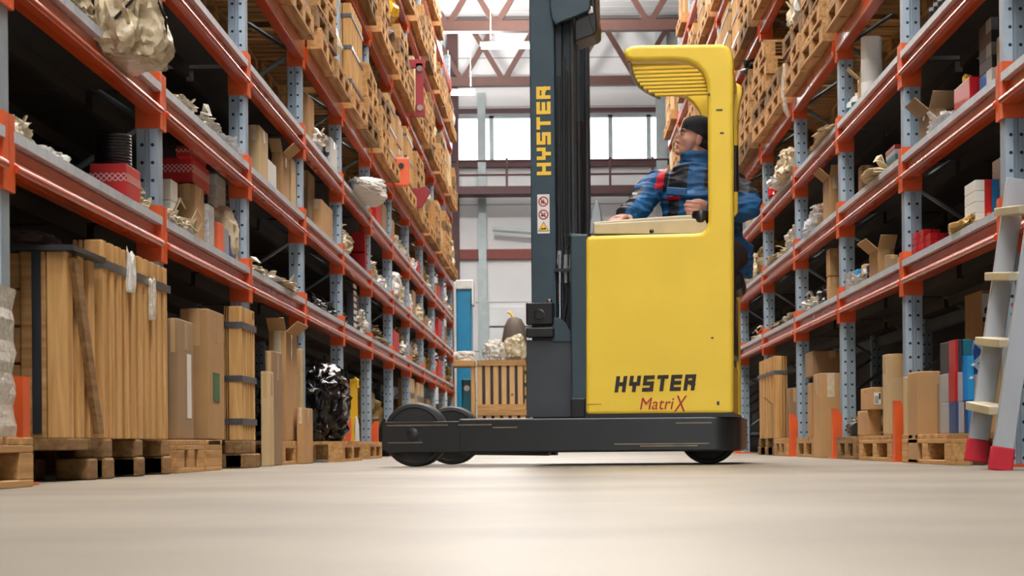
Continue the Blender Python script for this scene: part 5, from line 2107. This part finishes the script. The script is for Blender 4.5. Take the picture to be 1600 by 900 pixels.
bundle(1, (1218, 1246, 488), 1, f'grey film bundle, nearer, {LB}', 'film_beige', s=.0, tat=7)
bundle(1, (1198, 1216, 502), 1, f'dark rag heap, farther, {LB}', 'olive', 'rag', 'rag', s=.0, wid=.25)
LB = where(1, 1, 4)
machine_part(WR + .14, 17.9, zd, .2, .5, .16, f'red-capped pump on the shelf behind the truck, {LB}', 'redgloss', seed=93)
bundle(1, (1168, 1186, 520), 1, f'yellow and grey fittings heap, {LB}', 'sack', s=.0, tat=6)
# right rack, second shelf
LB = where(1, 2, 0)
zd = deck_z(2) + .004
rb = small(1, 8.78, .34, WR + .05, .125, zd, .155, f'glossy red carton with pale stripe, {LB}', 'redgloss', name='red_carton')
MB().box(.05, .126, -.0015, .2, .125, .135).build('pale_stripe', M['white'], rb)
o = blob_mesh(.05, .05, .045, 97, .4, 3).build('gold_ornament', M['yellowmark'], None, (WR + .09, 9.0, zd + .16))
tag(o, f'small yellow fitting on top of the red carton, {LB}', 'fitting')
small(1, 8.50, .25, WR + .09, .11, zd, .14, f'blue and white box, bottom of the dark pile, {LB}', 'blue', band='white')
for k in range(4):
    small(1, 8.50 + .02 * k, .25, WR + .09 + .004 * k, .105, zd + .143 + .06 * k, .057, f'black carton, {ORD[k + 1]} above the blue box, {LB}', 'darkcard', band='greycard' if k % 2 else None)
carton(1, (1490, 1452, 1436, 170), 2, f'worn open carton with bent flap, {LB}', 'card2', s=.02, flap=True)
small(1, 8.25, .2, WR + .10, .06, zd, .26, f'narrow brown carton beside the black pile, {LB}', 'card3')
bundle(1, (1440, 1478, 195), 2, f'clear bottles wrapped in film before the worn carton, {LB}', 'film_clear', s=-.01, tat=5, wid=.12)
LB = where(1, 2, 1)
for k, m_ in enumerate(('white', 'olive', 'tealpaint', 'greycard', 'maroonsteel')):
    small(1, 10.62 + .01 * k, .30, WR + .04, .20, zd + .028 * k, .026, f'flat {["white", "olive", "teal", "grey", "maroon"][k]} binder in a pile, {LB}', m_, 'binder', 'binder')
bundle(1, (1336, 1378, 268), 2, f'cream sack lying over the edge, {LB}', 'sack', 'cream_sack', 'sack', s=-.04, tat=3, rough=.3)
carton(1, (1366, 1346, 1341, 258), 2, f'brown carton with dark label, {LB}', 'card2', s=.10, sticker=None)
LB = where(1, 2, 2)
carton(1, (1314, 1296, 1286, 276), 2, f'tall brown carton with torn edge, {LB}', 'card', s=.02, flap=True, tape='cleartape')
carton(1, (1288, 1280, 1271, 318), 2, f'small brown carton beside film bag, {LB}', 'card2', s=.02)
bundle(1, (1250, 1274, 322), 2, f'clear film bag of parts, {LB}', 'film_clear', s=-.02, tat=8)
LB = where(1, 2, 3)
bundle(1, (1224, 1246, 356), 2, f'white film bag, nearer, {LB}', 'film', s=-.02, tat=9)
bundle(1, (1206, 1226, 388), 2, f'yellowish paper bag, {LB}', 'sack', 'paper_bag', 'bag', s=-.03, tat=8)
bundle(1, (1188, 1208, 400), 2, f'pale film bag, farther, {LB}', 'film_beige', s=-.03, tat=8)
# right rack, third shelf
LB = where(1, 3, 0)
zd = deck_z(3) + .004
for k in range(5):
    for r_ in range(3 - k // 2):
        q = MB().lathe([(0, 0), (.036, 0), (.038, .004), (.036, .052), (.038, .056), (0, .056)], 16)
        o = q.build('dark_tin', M['darkcard'], None, (WR + .06, 9.25 + .105 * k, zd + .0565 * r_), smooth=True, angle=30)
        tag(o, f'small dark tin in the row of piled tins, {LB}', 'tin', 'small dark tins')
        MB().lathe([(.0375, 0), (.0385, 0), (.0385, .018), (.0375, .018)], 16, Matrix.Translation((0, 0, .019))).build('tin_label', M['greycard'], o)
LB = where(1, 3, 1)
q = MB().lathe([(0, 0), (.066, 0), (.066, .13), (.065, .132), (.066, .134), (.066, .27), (.065, .272), (.066, .274), (.066, .41), (.062, .413), (.055, .413), (.055, .39), (0, .39)], 24)
o = q.build('white_tube', M['white'], None, (WR + .096, 11.74, zd), smooth=True, angle=30)
tag(o, f'thick white cylinder standing upright, {LB}', 'cylinder')
carton(1, (1352, 1343, 1340, 120), 3, f'narrow carton with open flaps by the white cylinder, {LB}', 'card3', s=.04, flap=True)
for k in range(4):
    q = MB().lathe([(0, 0), (.040, 0), (.040, .07), (.034, .085), (.018, .092), (.018, .11), (0, .11)], 18)
    o = q.build('white_jar', M['white'], None, (WR + .045 + .02 * (k % 2), 11.97 + .10 * k, zd), smooth=True, angle=40)
    tag(o, f'white screw-top jar in a row near a post, {LB}', 'jar', 'white screw-top jars')
    MB().lathe([(.0402, .02), (.0412, .02), (.0412, .05), (.0402, .05)], 18).build('green_band', M['tealpaint'], o)
LB = where(1, 3, 2)
bundle(1, (1262, 1306, 206), 3, f'bundle of twigs and tan sacking over the edge, {LB}', 'olive' if False else 'sack', 'sacking_bundle', s=-.05, tat=3, rough=.35)
tw = bpy.data.objects['sacking_bundle']
rn = random.Random(8)
for k in range(5):
    q = MB()
    q.tube([(-.05, rn.uniform(-.3, .2), .06 + .02 * k), (rn.uniform(-.14, -.08), rn.uniform(.3, .6), .06 + rn.uniform(-.02, .1))], .007, 6)
    q.build('twig', M['wood_y'], tw)
LB = where(1, 3, 3)
bundle(1, (1208, 1244, 232), 3, f'tan sacking heap, {LB}', 'sack', 'sacking_bundle', s=-.08, tat=3, rough=.35)
bundle(1, (1196, 1222, 264), 3, f'white paper bags with red print, {LB}', 'sackwhite', 'paper_bag', 'bag', s=-.08, tat=7)
o = blob_mesh(.12, .2, .14, 103, .3, 3).build('red_cloth', M['redgloss'], None, (WR + .02, 16.3, deck_z(3) + .004))
tag(o, f'dark red cloth by the white paper bags, {LB}', 'cloth')
o = blob_mesh(.12, .3, .18, 105, .3, 4).build('plastic_bundle', M['film'], None, (WR - .02 + .1, 7.35, deck_z(2) + .004))
tag(o, 'white film bundle with orange tag at the right edge of view', 'bundle')

# ------------------------------------------------------------------ farther shelves, filled cell by cell
R = random.Random(77)
SMALLKINDS = [('film', 'white film bundle'), ('film_beige', 'beige film bundle'), ('card', 'brown carton'), ('sackwhite', 'white sack'),
              ('card3', 'pale carton'), ('grease', 'dark machine part'), ('sack', 'cream sack'), ('card2', 'grey-brown carton'), ('olive', 'olive cloth bundle'), ('red', 'red carton')]


def fill_cell(side, l, n, nitems=3, skip=0):
    y0 = (DL if side < 0 else DR) + BAY * n + .12
    W = (WL if side < 0 else WR)
    kinds = R.sample(SMALLKINDS, nitems)
    step = (BAY - .24) / nitems
    for k, (m, tx) in enumerate(kinds):
        if k < skip:
            continue
        h = R.uniform(.14, .32)
        ln = step * R.uniform(.6, .92)
        y = y0 + step * k
        lab = f'{tx}, {where(side, l, n)}'
        s = R.uniform(-.03, .05)
        z = deck_z(l) + .004
        if 'carton' in tx:
            carton(side, absbox(y, ln, W + abs(s) * .5 + .01, R.uniform(.25, .4), z, h), l, lab, m, tape='tape' if m != 'red' else None)
        elif 'machine' in tx:
            machine_part(side * (W + .2), y + ln / 2, z, .3, ln, h, lab, seed=R.randint(1, 900))
        else:
            SEED[0] += 1
            w = .34
            mb = blob_mesh(w, ln, h, SEED[0], .35, 4)
            tatter(mb, w, ln, h, SEED[0], 6)
            nm = {'film': 'plastic_bundle', 'film_beige': 'plastic_bundle', 'sackwhite': 'white_sack', 'sack': 'cream_sack', 'olive': 'cloth_bundle'}[m]
            o = mb.build(nm, M[m], None, (side * (W + s + w / 2), y + ln / 2, z))
            tag(o, lab, 'bundle' if 'bundle' in tx else 'sack')


for n in range(6, 11):
    fill_cell(-1, 1, n, 3 if n < 9 else 2, 2 if n == 6 else 0)
for n in range(6, 11):
    fill_cell(-1, 2, n, 3 if n < 9 else 2, 2 if n == 6 else 0)
fill_cell(-1, 2, 5, 4, 3)
for n in range(5, 11):
    fill_cell(-1, 3, n, 3 if n < 9 else 2)
for n in (4, 5, 6):
    fill_cell(1, 2, n, 3)
    fill_cell(1, 3, n, 3)
for n in range(8, 11):          # cartons on the floor, far left
    y0 = DL + BAY * n + .2
    for k in range(2):
        pallet(-(WL + .42), y0 + .42 + 1.0 * k, 0, f'pallet {["nearer", "farther"][k]}, {where(-1, 0, n)}', .9, .8, flat=True)
        carton(-1, absbox(y0 + .05 + 1.0 * k, .72, WL + .05, .62, .146, R.uniform(.35, .62)), 0, f'brown carton on a pallet, {["nearer", "farther"][k]} one, {where(-1, 0, n)}', R.choice(['card', 'card3']))


# upper shelves: pallets, stacks, crates, wrapped loads
def upper(side, l, n, half, kind, cnt=4, h=.55, m='card', over=.10):
    W = (WL if side < 0 else WR) - over
    L, D = .98, 1.2
    yc = (DL if side < 0 else DR) + BAY * n + .10 + (.52 if half == 0 else 1.55)
    z = deck_z(l) + .004
    x = side * (W + D / 2)
    hf = ['nearer', 'farther'][half]
    loc = where(side, l, n)
    big = abs(yc) < 19
    if kind == 'stack':
        for k in range(cnt):
            pos = 'lowest' if k == 0 else ('topmost' if k == cnt - 1 else f'{ORD[k + 1]} from bottom')
            pallet(x, yc, z + .1445 * k, f'pallet, {pos} in {hf} stack, {loc}', L, D, rotz=R.uniform(-.03, .03), flat=not big, dark=(k + n) % 4 == 0)
        return
    pallet(x, yc, z, f'pallet under the {hf} load, {loc}', L, D, rotz=R.uniform(-.02, .02), flat=not big)
    z += .146
    if kind == 'crate':
        slat_crate(side, absbox(yc - L * .46, L * .92, W + .03, .85, z, h), l, f'slatted pine crate on a pallet, {hf}, {loc}', feet=False, nsl=7, straps=(.86, .5, .12))
    elif kind == 'cartons':
        nr = max(1, int(h / .27))
        for r_ in range(nr):
            for c_ in range(2):
                carton(side, absbox(yc - L * .46 + c_ * L * .46, L * .45, W + .03 + R.uniform(0, .03), .8, z + r_ * (h / nr + .001), h / nr - .004), l,
                       f'brown carton, {["bottom", "second", "third"][r_]} row {["near", "far"][c_]} end, {hf} load, {loc}', R.choice(['card', 'card3']), bevel=.004)
    elif kind == 'wrap':
        SEED[0] += 1
        mb = blob_mesh(.95, L * .95, h, SEED[0], .25, 4)
        tatter(mb, .95, L * .95, h, SEED[0], 8)
        o = mb.build('wrapped_load', M[m], None, (x - side * .06, yc, z))
        tag(o, f'{ {"film_beige": "beige film", "film": "milky film", "sackwhite": "white", "brownbag": "brown covered", "sack": "cream"}[m] } wrapped load on a pallet, {hf}, {loc}', 'bundle')
    elif kind == 'planks':
        for k in range(cnt):
            o = MB().box(-D / 2 + .02, D / 2 - .02, -L * .48, L * .48, 0, .05).build('timber_board', M['wood_dark' if k % 2 else 'wood_y'], None, (x, yc, z + .052 * k), bevel=.004)
            o.rotation_euler = (0, 0, R.uniform(-.05, .05))
            tag(o, f'rough timber slab, {ORD[k + 1]} from bottom, {hf} pile, {loc}', 'timber')


P = [  # side, level, bay, half, kind, count, height, material
    (-1, 4, 2, 0, 'stack', 5, 0, ''), (-1, 4, 2, 1, 'planks', 7, 0, ''), (-1, 4, 3, 0, 'stack', 4, 0, ''), (-1, 4, 3, 1, 'wrap', 0, .58, 'film_beige'),
    (-1, 4, 4, 0, 'crate', 0, .70, ''), (-1, 4, 4, 1, 'stack', 4, 0, ''), (-1, 4, 5, 0, 'stack', 4, 0, ''), (-1, 4, 5, 1, 'crate', 0, .6, ''),
    (-1, 4, 6, 0, 'cartons', 0, .6, ''), (-1, 4, 6, 1, 'crate', 0, .66, ''), (-1, 4, 7, 0, 'stack', 5, 0, ''), (-1, 4, 7, 1, 'cartons', 0, .6, ''),
    (-1, 4, 8, 0, 'wrap', 0, .55, 'film_beige'), (-1, 4, 8, 1, 'stack', 4, 0, ''), (-1, 4, 9, 0, 'cartons', 0, .6, ''), (-1, 4, 9, 1, 'stack', 5, 0, ''),
    (-1, 4, 10, 0, 'crate', 0, .6, ''), (-1, 4, 10, 1, 'wrap', 0, .6, 'sack'),
    (-1, 5, 3, 0, 'stack', 3, 0, ''), (-1, 5, 3, 1, 'cartons', 0, .58, ''), (-1, 5, 4, 0, 'stack', 5, 0, ''), (-1, 5, 4, 1, 'stack', 4, 0, ''),
    (-1, 5, 5, 0, 'stack', 5, 0, ''), (-1, 5, 5, 1, 'wrap', 0, .26, 'brownbag'), (-1, 5, 6, 0, 'stack', 4, 0, ''), (-1, 5, 6, 1, 'planks', 6, 0, ''),
    (-1, 5, 7, 0, 'cartons', 0, .58, ''), (-1, 5, 7, 1, 'stack', 4, 0, ''), (-1, 5, 8, 0, 'stack', 5, 0, ''), (-1, 5, 8, 1, 'wrap', 0, .55, 'film_beige'),
    (-1, 5, 9, 0, 'stack', 4, 0, ''), (-1, 5, 9, 1, 'crate', 0, .6, ''), (-1, 5, 10, 0, 'cartons', 0, .58, ''), (-1, 5, 10, 1, 'stack', 4, 0, ''),
    (-1, 6, 5, 0, 'stack', 3, 0, ''), (-1, 6, 5, 1, 'stack', 4, 0, ''), (-1, 6, 6, 0, 'stack', 3, 0, ''), (-1, 6, 6, 1, 'stack', 4, 0, ''),
    (-1, 6, 7, 0, 'wrap', 0, .45, 'brownbag'), (-1, 6, 7, 1, 'stack', 3, 0, ''), (-1, 6, 8, 0, 'stack', 4, 0, ''), (-1, 6, 8, 1, 'cartons', 0, .45, ''),
    (-1, 6, 9, 0, 'planks', 6, 0, ''), (-1, 6, 9, 1, 'stack', 3, 0, ''), (-1, 6, 10, 0, 'stack', 3, 0, ''), (-1, 6, 10, 1, 'wrap', 0, .45, 'film'),
    (-1, 7, 7, 1, 'stack', 4, 0, ''), (-1, 7, 8, 0, 'wrap', 0, .6, 'brownbag'), (-1, 7, 8, 1, 'cartons', 0, .6, ''), (-1, 7, 9, 0, 'wrap', 0, .6, 'film'),
    (1, 4, 1, 1, 'stack', 4, 0, ''), (1, 4, 2, 0, 'stack', 5, 0, ''), (1, 4, 2, 1, 'stack', 3, 0, ''), (1, 4, 3, 0, 'stack', 2, 0, ''), (1, 4, 3, 1, 'stack', 5, 0, ''),
    (1, 4, 4, 0, 'stack', 5, 0, ''), (1, 4, 4, 1, 'stack', 4, 0, ''), (1, 4, 5, 0, 'cartons', 0, .6, ''), (1, 4, 5, 1, 'crate', 0, .6, ''), (1, 4, 6, 0, 'crate', 0, .65, ''),
    (1, 4, 6, 1, 'stack', 4, 0, ''), (1, 4, 7, 0, 'crate', 0, .6, ''), (1, 4, 7, 1, 'stack', 5, 0, ''), (1, 4, 8, 0, 'stack', 5, 0, ''), (1, 4, 9, 0, 'crate', 0, .6, ''),
    (1, 5, 2, 0, 'stack', 3, 0, ''), (1, 5, 3, 0, 'cartons', 0, .58, ''), (1, 5, 3, 1, 'stack', 5, 0, ''), (1, 5, 4, 0, 'stack', 5, 0, ''), (1, 5, 4, 1, 'crate', 0, .6, ''),
    (1, 5, 5, 0, 'crate', 0, .62, ''), (1, 5, 5, 1, 'cartons', 0, .6, ''), (1, 5, 6, 0, 'stack', 5, 0, ''), (1, 5, 6, 1, 'crate', 0, .6, ''), (1, 5, 7, 0, 'stack', 5, 0, ''),
    (1, 5, 7, 1, 'stack', 4, 0, ''), (1, 5, 8, 0, 'crate', 0, .6, ''), (1, 5, 8, 1, 'stack', 5, 0, ''), (1, 5, 9, 0, 'cartons', 0, .6, ''), (1, 5, 9, 1, 'stack', 4, 0, ''),
    (1, 6, 5, 0, 'crate', 0, .5, ''), (1, 6, 5, 1, 'stack', 4, 0, ''), (1, 6, 6, 0, 'cartons', 0, .5, ''), (1, 6, 6, 1, 'crate', 0, .5, ''), (1, 6, 7, 0, 'stack', 3, 0, ''),
    (1, 6, 8, 0, 'crate', 0, .5, ''), (1, 6, 9, 0, 'cartons', 0, .5, ''), (1, 6, 9, 1, 'crate', 0, .5, ''), (1, 7, 7, 0, 'crate', 0, .6, ''), (1, 7, 8, 0, 'cartons', 0, .6, ''),
]
for a in P:
    upper(*a)

# single pieces among the upper pallets
y = DL + BAY * 5 + 1.65
o = blob_mesh(.7, .7, .34, 201, .15, 4).build('yellow_cover', M['yellowsteel'], None, (-(WL + .26), y, deck_z(5) + .004 + .146 + .262))
tag(o, 'yellow cover on top of a brown covered load, fifth shelf, sixth bay of left rack', 'cover')


def panel_at(side, Y0, ln, X, t_, z0, h, m, label, name, cat, holes=False):
    t = thing(name, label, cat, (side * X, Y0, z0))
    MB().box(0, side * t_, 0, ln, 0, h).build('panel_sheet', M[m], t, bevel=.02)
    MB().lathe([(0, 0), (.03, 0), (.03, .012), (0, .012)], 12, Matrix.Translation((side * t_ * .5, -.001, h * .7)) @ Matrix.Rotation(PI / 2, 4, 'X')).build('handle_hole', M['blackplastic'], t)
    return t


y = DL + BAY * 6 + .12
panel_at(-1, y - .04, .05, WL - .18, .16, deck_z(4) - .0, .30, 'orangecard', 'upright orange-red panel with black handle hole, fourth shelf, seventh bay of left rack', 'orange_panel', 'panel')
t = thing('maroon_frame', 'maroon steel bracket frame hanging out, fifth shelf, eighth bay of left rack', 'frame', (-(WL - .14), DL + BAY * 7 + .06, deck_z(5) + .004))
q = MB()
q.box(-.35, .06, 0, .05, .0, .09).box(-.05, .04, 0, .05, .09, .62).box(-.22, .06, 0, .05, .56, .66)
q.build('bracket_arm', M['maroonsteel'], t, bevel=.006)
q = MB()
for zz in (.10, .55):
    q.lathe([(0, 0), (.035, 0), (.035, .02), (0, .02)], 14, Matrix.Translation((0, -.002, zz)) @ Matrix.Rotation(PI / 2, 4, 'X'))
q.build('bracket_bolt', M['chrome'], t)
t = thing('maroon_frame', 'maroon steel plate hanging out, fourth shelf, eighth bay of left rack', 'frame', (-(WL - .16), DL + BAY * 7 + .02, deck_z(4) + .004))
q = MB()
q.prism([(-.30, 0), (.0, .06), (.10, .24), (.04, .30), (-.12, .26), (-.30, .42)], 'y', 0, .04)
q.build('plate', M['maroonsteel'], t, bevel=.006)
# white and black sacks hanging over the right fourth shelf
y = DR + BAY * 2 + 1.38
zt4 = deck_z(4) + .004 + .1445 * 3
for k, (dx, dy, dz, yy, zz, m, tx) in enumerate(((.5, .5, .46, 0, 0, 'sackwhite', 'big white sack spilling over pallets'), (.34, .4, .30, -.42, .05, 'blackbag', 'glossy black bag before the white sack'), (.3, .34, .34, .42, 0, 'sack', 'cream sack behind the white one'))):
    mb = blob_mesh(dx, dy, dz, 300 + k, .4, 4)
    tatter(mb, dx, dy, dz, 300 + k, 8)
    o = mb.build('loose_sack', M[m], None, (WR - .10 + dx / 2, y + yy, zt4 + zz * 0))
    tag(o, f'{tx}, {where(1, 4, 2)}', 'sack')
q = MB()
pts = [at_depth(xx, yy, 14.9) for xx, yy in ((1229, 100), (1226, 125), (1224, 150), (1228, 172), (1232, 182))]
q.tube(pts, [.03, .035, .03, .022, .012], 8)
o = q.build('film_streamer', M['film'], None)
tag(o, f'white film streamer hanging from the pallets, {where(1, 4, 3)}', 'film')
machine_part(WR + .12, DR + BAY * 4 + .35, deck_z(4) + .004 + .1445 * 5, .5, .5, .19, f'black machine part on top of the nearer stack, {where(1, 4, 4)}', seed=311)

# ------------------------------------------------------------------ far end of the aisle
y = 34.0


def slat_end(name, label, x0, x1, z0, z1, yy, dep, nsl):
    t = thing(name, label, 'crate', ((x0 + x1) / 2, yy, z0))
    w, h = (x1 - x0), z1 - z0
    q = MB()
    pit = w / nsl
    for k in range(nsl):
        q.box(-w / 2 + k * pit, -w / 2 + k * pit + pit * .62, .025, .05, .03, h - .03)
    q.build('front_slats', M['wood_pale'], t, bevel=.004)
    for zz in (0, h - .10):
        MB().box(-w / 2, w / 2, 0, .025, zz, zz + .10).build('frame_rail', M['wood_x'], t, bevel=.004)
    q = MB()
    for k in range(nsl):
        q.box(-w / 2 + k * pit, -w / 2 + k * pit + pit * .62, dep - .05, dep - .025, .03, h - .03)
    q.build('rear_slats', M['wood_z'], t)
    q = MB()
    for xx in (-w / 2, w / 2 - .025):
        for k in range(4):
            q.box(xx, xx + .025, .03, dep - .03, .04 + k * h / 4, .04 + k * h / 4 + h * .17)
    q.build('side_boards', M['wood_y'], t)
    MB().box(-w / 2 + .02, w / 2 - .02, .05, dep - .05, .03, .06).build('crate_floor', M['wood_x'], t)
    MB().box(-w / 2 + .06, w / 2 - .06, .09, dep - .1, .061, h - .05).build('crate_shade_box', M['darkcard'], t)  # dark box added inside so the slat gaps look shaded
    return t


a, b = at_depth(745, 563, y), at_depth(822, 640, y)
slat_end('slatted_crate', 'upper slatted wooden crate at the end of the aisle, left of the mast', a.x, b.x, b.z, a.z, y, .9, 6)
slat_end('slatted_crate', 'lower slatted wooden crate at the end of the aisle, under the other', a.x, b.x + .05, 0, b.z - .003, y, .9, 6)
zt = a.z
o = blob_mesh(.42, .5, .36, 401, .35, 4).build('wrapped_bundle', M['film'], None, (at_depth(772, 560, y).x, y + .35, zt + .004))
tag(o, 'milky wrapped bundle on the upper slatted crate, left one', 'bundle')
o = blob_mesh(.40, .5, .44, 403, .3, 4).build('wrapped_bundle', M['film_beige'], None, (at_depth(805, 560, y).x, y + .35, zt + .004))
tag(o, 'beige wrapped bundle on the upper slatted crate, beside the mast', 'bundle')
q = MB()
bx = at_depth(802, 540, y + .75)
zz0, zz1 = 0, at_depth(802, 486, y + .75).z
t = thing('covered_machine', 'tall machine under a brown pointed cover behind the slatted crates', 'machine', (bx.x, y + 1.25, 0))
q.loft([[Vector((rx * math.cos(2 * PI * k / 16) + ox, ry * math.sin(2 * PI * k / 16), z)) for k in range(16)] for rx, ry, ox, z in
        ((.30, .28, 0, 0), (.30, .28, 0, zz1 * .55), (.25, .22, .0, zz1 * .72), (.235, .2, .01, zz1 * .8), (.20, .18, .02, zz1 * .90), (.13, .11, .02, zz1 * .955), (.05, .04, 0, zz1 * .97))])
q.build('cover', M['brownbag'], t, smooth=True, angle=70)
q = MB()
q.tube([(0, 0, zz1 * .96), (-.06, 0, zz1 * 1.0), (-.12, 0, zz1 * 1.005)], .025, 8)
q.build('lever', M['yellowsteel'], t, smooth=True)
# blue wrapped machine, teal bin and boarded pile beside the end of the left rack
y = 33.5
a, b = at_depth(712, 440, y), at_depth(739, 590, y)
t = thing('wrapped_machine', 'tall blue object under white film at the end of the left rack', 'machine', ((a.x + b.x) / 2, y, 0))
w_ = b.x - a.x
MB().prism([(-w_ * .50, 0), (w_ * .34, 0), (w_ * .40, a.z * .5), (w_ * .46, a.z * .98), (-w_ * .50, a.z * .98)], 'y', .05, .75).build('blue_body', M['bluewrap'], t, bevel=.03, seg=3)
q = MB()
q.box(-w_ * .66, -w_ * .49, .0, .8, a.z * .2, a.z).box(-w_ * .52, w_ * .56, .0, .8, a.z * .955, a.z * 1.01).box(w_ * .45, w_ * .58, .0, .5, a.z * .86, a.z)
q.build('white_film', M['sackwhite'], t, bevel=.03, seg=3)
y = 32.3
a, b = at_depth(721, 592, y), at_depth(742, 650, y)
t = thing('teal_cabinet', 'teal metal cabinet with round white dial beside the slatted crates', 'cabinet', ((a.x + b.x) / 2, y, 0))
w_ = b.x - a.x
MB().box(-w_ / 2, w_ / 2, 0, .6, 0, a.z).build('cabinet_body', M['tealpaint'], t, bevel=.03, seg=3)
MB().lathe([(0, 0), (.05, 0), (.05, .012), (0, .012)], 16, Matrix.Translation((-w_ * .1, 0, a.z - .16)) @ Matrix.Rotation(PI / 2, 4, 'X')).build('dial', M['whitepaint'], t)
a2 = at_depth(706, 560, y - .8)
t = thing('loaded_table', 'wooden topped table beside the end of the left rack', 'table', (at_depth(722, 560, y - .8).x, y - .5, 0))
MB().box(-.24, .20, -.2, .5, a2.z - .13, a2.z - .03).build('table_top', M['wood_x'], t, bevel=.01)
for xx in (-.22, .14):
    MB().box(xx, xx + .05, -.16, -.10, 0, a2.z - .13).build('leg', M['wood_z'], t)
    MB().box(xx, xx + .05, .40, .46, 0, a2.z - .13).build('leg', M['wood_z'], t)
o = blob_mesh(.42, .5, .16, 411, .2, 4).build('film_heap', M['film'], None, (at_depth(722, 560, y - .8).x, y - .35, a2.z - .027))
tag(o, 'milky film heap on the wooden topped table', 'film')
# ------------------------------------------------------------------ camera, daylight, exposure
cam = bpy.data.cameras.new('camera')
cam.sensor_width = 36
cam.lens = F / 1600 * 36
cam.shift_x = (800 - VX) / 1600
cam.shift_y = (VY - 450) / 1600
cam.clip_start = .05
cam.clip_end = 200
cam.dof.use_dof = True
cam.dof.focus_distance = 9.75
cam.dof.aperture_fstop = 8.0
co = bpy.data.objects.new('camera', cam)
C.objects.link(co)
co.matrix_world = Matrix.Translation((0, 0, HCAM)) @ Matrix.Rotation(PI / 2, 4, 'X') @ Matrix.Rotation(-ROLL, 4, 'Z')
bpy.context.scene.camera = co
w = bpy.data.worlds.new('overcast')
bpy.context.scene.world = w
w.use_nodes = True
bg = w.node_tree.nodes['Background']
bg.inputs['Color'].default_value = (.86, .93, 1.0, 1)
bg.inputs['Strength'].default_value = 4.0
sc = bpy.context.scene
sc.view_settings.view_transform = 'Standard'
sc.view_settings.look = 'None'
sc.view_settings.gamma = 1
sc.view_settings.use_curve_mapping = False
sc.view_settings.exposure = 0.5
sc.cycles.use_denoising = True
sc.cycles.max_bounces = 8
sc.cycles.transparent_max_bounces = 16
sc.cycles.sample_clamp_indirect = 6
for k_, v_ in USED.items():
    if len(v_) > 1 and not all(bpy.data.objects[n_].get('group') for n_ in v_ if n_ in bpy.data.objects):
        print('SAME LABEL', len(v_), k_)
